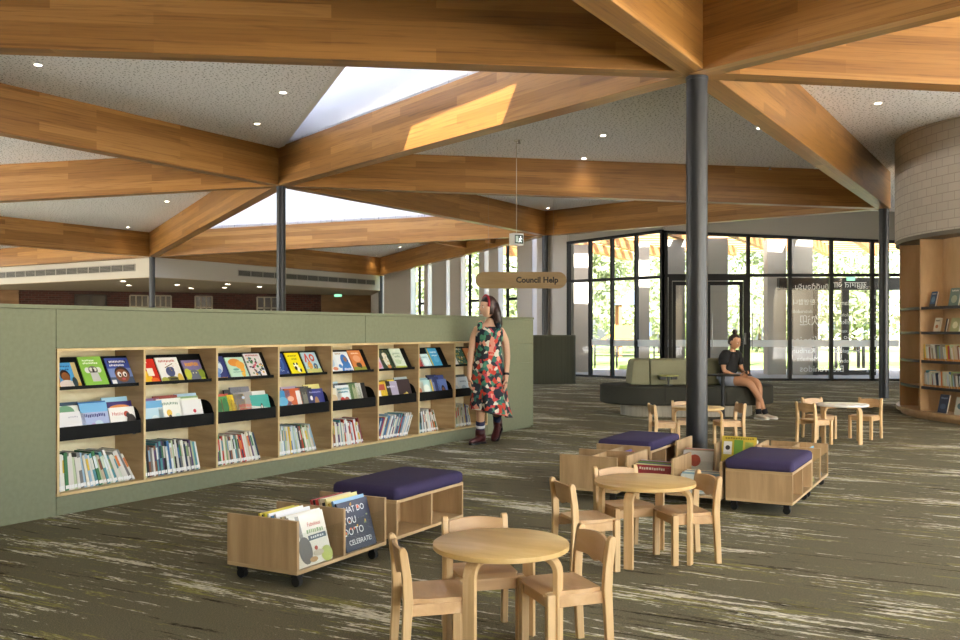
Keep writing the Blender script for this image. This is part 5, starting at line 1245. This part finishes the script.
# -- the walking woman in a floral dress
def walking_woman():
    k = .01161; X = lambda px: (px-488)*k; Z = lambda py: (443-py)*k
    root = thing('person', 'woman walking in a sleeveless floral dress and dark red boots', 'person', ((488-480)/FPX*10.8, 10.8, 0))
    body = MB()
    pel = (0.0, 0, .93)
    ch = [[(pel, (.14, .11)), ((.005, 0, 1.06), (.125, .095)), ((.01, 0, 1.2), (.13, .1)), ((.015, 0, 1.30), (.12, .085)), ((.022, .01, 1.385), (.055, .055)), ((.015, 0, 1.46), (.05, .05))]]
    # joints: 0 pelvis 1..5
    ch.append([3, ((-.13, -.02, 1.32), .058), ((-.175, .0, 1.20), .045), ((-.20, -.01, 1.02), .038), ((-.215, -.07, .84), .029), ((-.215, -.09, .775), .026), ((-.215, -.10, .72), (.034, .018))])
    ch.append([3, ((.15, .03, 1.30), .058), ((.205, .02, 1.18), .046), ((.225, .03, 1.0), .04), ((.215, -.03, .82), .031), ((.21, -.05, .76), .027), ((.21, -.06, .70), (.034, .018))])
    ch.append([0, ((-.075, -.02, .86), .10), ((-.085, -.10, .50), .062), ((-.088, -.085, .34), .056), ((-.09, -.045, .12), .036), ((-.09, -.06, .07), .036)])
    ch.append([0, ((.08, .02, .86), .10), ((.085, .03, .50), .062), ((.10, .16, .36), .055), ((.12, .30, .23), .036), ((.12, .31, .19), .036)])
    ch += hand_chains((-.215, -.09, .775), (0, -.12, -.99), (.35, -.93, 0), (.93, .35, 0))
    ch += hand_chains((.21, -.05, .76), (0, -.1, -.99), (-.35, -.93, 0), (-.93, .35, 0))
    mesh_to_mb(body, skin_mesh(ch))
    yaw = R(-62)
    HT = head(body, (.0, -.015, 1.575), yaw, R(4), 1.02)
    body.build('body', [SKIN, EYE, LIP, DARK], root, smooth=True)
    # hair: cap and long fall behind
    hb = MB()
    rings = []
    for q in range(1, 12):
        a = math.pi*q/12; r = []
        for t in range(24):
            an = 2*math.pi*t/24; x = .088*math.sin(a)*math.cos(an); y = .108*math.sin(a)*math.sin(an); z = .128*math.cos(a)
            if y < -.02 and z < .06: y = -.02+(y+.02)*.25; 
            r.append((x, y+.012, z+.008))
        rings.append(r)
    hb.loft(rings[:9], HT)
    hb.tube([HT @ Vector((-.05, .05, .04)), HT @ Vector((-.06, .075, -.08)), HT @ Vector((-.055, .085, -.2)), HT @ Vector((-.04, .08, -.3))], [.05, .055, .05, .018], 12)
    hb.tube([HT @ Vector((.04, .06, .04)), HT @ Vector((.055, .08, -.08)), HT @ Vector((.05, .095, -.2)), HT @ Vector((.03, .09, -.3))], [.05, .055, .05, .018], 12)
    hb.tube([HT @ Vector((0, .08, .04)), HT @ Vector((0, .105, -.1)), HT @ Vector((0, .11, -.22)), HT @ Vector((0, .1, -.32))], [.05, .06, .055, .02], 12)
    hr = hb.build('hair', M('hair brown'), root, smooth=True)
    MB().tube([HT @ Vector((.09*math.cos(R(t)), -.035+.02*math.sin(R(t)), .02+.118*math.sin(R(t)))) for t in range(-5, 186, 10)], .014, 8).build('headband', mat('red headband', 'a8202c', .7), hr, smooth=True)
    # dress
    db = MB(); rings = []
    for z, cx, cy, rx, ry, ruf in ((1.35, .02, .0, .115, .075, 0), (1.31, .015, -.005, .165, .105, 0), (1.24, .01, -.01, .165, .122, 0), (1.15, .006, -.005, .152, .118, 0), (1.06, .005, 0, .150, .115, .004), (.95, 0, 0, .168, .14, .008), (.84, 0, .0, .182, .165, .014), (.72, 0, .01, .192, .195, .02), (.58, .01, .0, .205, .23, .022), (.46, .02, .01, .22, .26, .026), (.34, .035, .03, .235, .285, .03)):
        r = []
        for t in range(40):
            a = 2*math.pi*t/40; w = 1+ruf*4*math.sin(7*a+z*2)
            zz = z+(.06*math.cos(a+2.6) if z < .6 else 0)*(1 if z < .5 else .5)
            r.append((cx+rx*w*math.cos(a), cy+ry*w*math.sin(a), zz))
        rings.append(r)
    dr_ = db.loft(rings, cap=False).build('dress', M('floral print'), root, smooth=True)
    for sx, x1 in ((-1, -.10), (1, .125)):
        MB().tube([(x1, -.085, 1.30), (x1*.95, -.06, 1.37), (x1*.9+.005, .0, 1.395), (x1*.95, .06, 1.36), (x1, .085, 1.30)], .028, 8).build('shoulder_strap', M('floral print'), dr_, smooth=True)
    # socks, boots, watch
    NAVY = mat('navy sock', '22284c', .8); BOOT = mat('oxblood leather', '4a1c1e', .35)
    sk = MB().tube([(-.088, -.075, .26), (-.09, -.045, .1)], [.054, .045], 14).build('sock', NAVY, root, smooth=True)
    MB().tube([(-.0885, -.07, .215), (-.089, -.063, .185)], [.0555, .053], 14).build('white_stripe', mat('sock white', 'd8d8dc', .8), sk, smooth=True)
    MB().tube([(.108, .21, .31), (.12, .30, .2)], [.054, .045], 14).build('sock', NAVY, root, smooth=True)
    b1 = shoe('boot', (-.09, -.06, 0), R(-38), BOOT, root, .26, .048, .13)
    MB().tube([(-.09, -.045, .085), (-.09, -.05, .16)], [.058, .056], 14).build('boot_shaft', BOOT, b1, smooth=True)
    b2 = shoe('boot', (.125, .30, .085), R(-20), BOOT, root, .26, .048, .12, pitch=R(32))
    MB().tube([(.122, .31, .17), (.115, .27, .25)], [.056, .055], 14).build('boot_shaft', BOOT, b2, smooth=True)
    MB().tube([(.2135, -.04, .79), (.2145, -.034, .815)], [.035, .035], 14).build('watch', mat('black strap', '141416', .4), root, smooth=True)
walking_woman()

# -- the seated woman
def seated_woman():
    root = thing('person', 'woman in black tee and pale shorts sitting on the sofa reading her phone', 'person', (3.78, 14.15, 0))
    body = MB()
    # local coordinates relative to the root; she faces right-forward
    f = Vector((.62, -.78, 0)); s = Vector((f.y, -f.x, 0))*-1      # s = her left... points to image right-back
    s = Vector((.78, .62, 0))
    def q(a, b_, z): v_ = f*a+s*b_; return (v_.x, v_.y, z)
    ch = [[(q(0, 0, .575), (.14, .11)), (q(.0, 0, .70), (.115, .095)), (q(.02, 0, .82), (.125, .095)), (q(.045, 0, .925), (.115, .08)), (q(.065, 0, 1.0), (.05, .05)), (q(.085, 0, 1.06), (.047, .047))]]
    ch.append([3, (q(.045, -.15, .93), .054), (q(.05, -.19, .83), .043), (q(.07, -.205, .70), .036), (q(.19, -.14, .64), .028), (q(.25, -.09, .635), .025), (q(.29, -.065, .637), (.032, .018))])
    ch.append([3, (q(.045, .15, .93), .054), (q(.06, .19, .83), .043), (q(.09, .205, .70), .036), (q(.21, .12, .645), .028), (q(.27, .06, .64), .025), (q(.30, .035, .642), (.032, .018))])
    ch.append([0, (q(.04, -.085, .565), .098), (q(.42, -.075, .535), .066), (q(.47, -.05, .47), .056), (q(.52, .06, .28), .05), (q(.55, .13, .10), .033), (q(.56, .135, .065), .033)])
    ch.append([0, (q(.04, .085, .565), .098), (q(.42, .10, .55), .066), (q(.475, .11, .48), .056), (q(.50, .06, .28), .05), (q(.52, .015, .10), .033), (q(.53, .015, .065), .033)])
    up = Vector((0, 0, 1))
    ch += hand_chains(q(.25, -.09, .635), (f*.75+s*.6).normalized(), (up*.6+f*.3).normalized(), (s*.4+up*.8).normalized(), .9)
    ch += hand_chains(q(.27, .06, .64), (f*.75-s*.6).normalized(), (up*.6+f*.3).normalized(), (-s*.4+up*.8).normalized(), .9)
    mesh_to_mb(body, skin_mesh(ch))
    yaw = math.atan2(f.y, f.x)+R(90)
    HT = head(body, q(.115, 0, 1.135), yaw, R(22), .97)
    body.build('body', [SKIN2, EYE, LIP, DARK], root, smooth=True)
    hb = MB(); rings = []
    for k_ in range(1, 12):
        a = math.pi*k_/12; r = []
        for t in range(24):
            an = 2*math.pi*t/24; x = .083*math.sin(a)*math.cos(an); y = .104*math.sin(a)*math.sin(an); z = .124*math.cos(a)
            if y < -.01 and z < .075: y = -.01+(y+.01)*.2
            r.append((x, y+.012, z+.006))
        rings.append(r)
    hb.loft(rings[:8], HT)
    hr = hb.build('hair', M('hair brown'), root, smooth=True)
    MB().sphere(HT @ Vector((0, .06, .145)), .042, 14).build('bun', M('hair brown'), hr, smooth=True)
    # tee: torso shell with sleeves
    tb_ = MB(); rings = []
    for a, z, rx, ry in ((-.0, .60, .155, .125), (.0, .70, .145, .118), (.02, .82, .152, .118), (.04, .91, .16, .105), (.052, .955, .13, .085), (.06, .985, .075, .062)):
        rings.append([tuple(Vector(q(a, 0, z))+s*rx*math.cos(2*math.pi*t/28)+f*ry*math.sin(2*math.pi*t/28)) for t in range(28)])
    tee = tb_.loft(rings, cap=False).build('tee_shirt', mat('black cotton', '121214', .85), root, smooth=True)
    for sx in (-1, 1):
        MB().tube([q(.045, sx*.07, .955), q(.045, sx*.12, .945), q(.047, sx*.165, .905), q(.05, sx*.19, .85), q(.055, sx*.197, .79)], [.066, .08, .082, .075, .066], 14).build('sleeve', mat('black cotton', '121214', .85), tee, smooth=True)
    shm = mat('pale shorts', '8a8f9c', .85)
    sh_ = MB().tube([q(-.02, 0, .56), q(-.01, 0, .64)], [.165, .15], 20).build('shorts', shm, root, smooth=True)
    for sx in (-1, 1): MB().tube([q(-.03, sx*.075, .575), q(.05, sx*.085, .572), q(.20, sx*.085, .566)], [.112, .112, .098], 16).build('shorts_leg', shm, sh_, smooth=True)
    blk = mat('black sock', '17171a', .8); snk = mat('beige sneaker', 'bdb09a', .6); so = mat('sneaker sole', 'd8d4c8', .6)
    for (a0, b0), (a1, b1), yw in (((.545, .122), (.56, .135), 0), ((.517, .02), (.53, .015), 0)):
        MB().tube([q(a0, b0, .145), q(a1, b1, .07)], [.043, .043], 14).build('sock', blk, root, smooth=True)
    shoe('sneaker', q(.57, .135, 0), yaw+R(14), snk, root, .25, .046, .09, so)
    shoe('sneaker', q(.54, .012, 0), yaw-R(8), snk, root, .25, .046, .09, so)
    ph = tag(MB().box((-.035, -.07, 0), (.035, .07, .009)).build('phone', RUB, bevel=.003), 'black phone held in the seated woman\'s hands', 'phone')
    c = Vector(q(.345, -.012, .665))+root.location; ph.matrix_world = Matrix.Translation(c) @ Matrix.Rotation(yaw, 4, 'Z') @ Matrix.Rotation(R(28), 4, 'X')
seated_woman()

# ------------------------------------------------------------------ daylight
w = bpy.data.worlds.new('sky'); sc.world = w; w.use_nodes = True; nt = w.node_tree
sk = nt.nodes.new('ShaderNodeTexSky'); sk.sky_type = 'NISHITA'; sk.sun_disc = False; sk.sun_elevation = R(45); sk.sun_rotation = R(180); sk.dust_density = 3.0; sk.ozone_density = .6
bg = nt.nodes['Background']; bg.inputs['Strength'].default_value = .4
L(nt, sk.outputs[0], bg.inputs['Color'])
sd = bpy.data.lights.new('sun', 'SUN'); sd.energy = 22.0; sd.angle = R(.6); sd.color = (1, .96, .9)
so_ = bpy.data.objects.new('sun', sd); COL.objects.link(so_)
SUN = Vector((.10, .98, -1.0)).normalized()
so_.rotation_euler = SUN.to_track_quat('-Z', 'Y').to_euler(); so_.location = (0, 0, 30)

sc.view_settings.view_transform = 'Standard'; sc.view_settings.look = 'None'; sc.view_settings.gamma = 1; sc.view_settings.exposure = 1.88
sc.view_settings.use_curve_mapping = False
try:
    sc.cycles.use_denoising = True; sc.cycles.denoiser = 'OPENIMAGEDENOISE'
    sc.cycles.max_bounces = 10; sc.cycles.diffuse_bounces = 5; sc.cycles.transparent_max_bounces = 16; sc.cycles.sample_clamp_indirect = 6; sc.cycles.caustics_reflective = False; sc.cycles.caustics_refractive = False
except Exception: pass
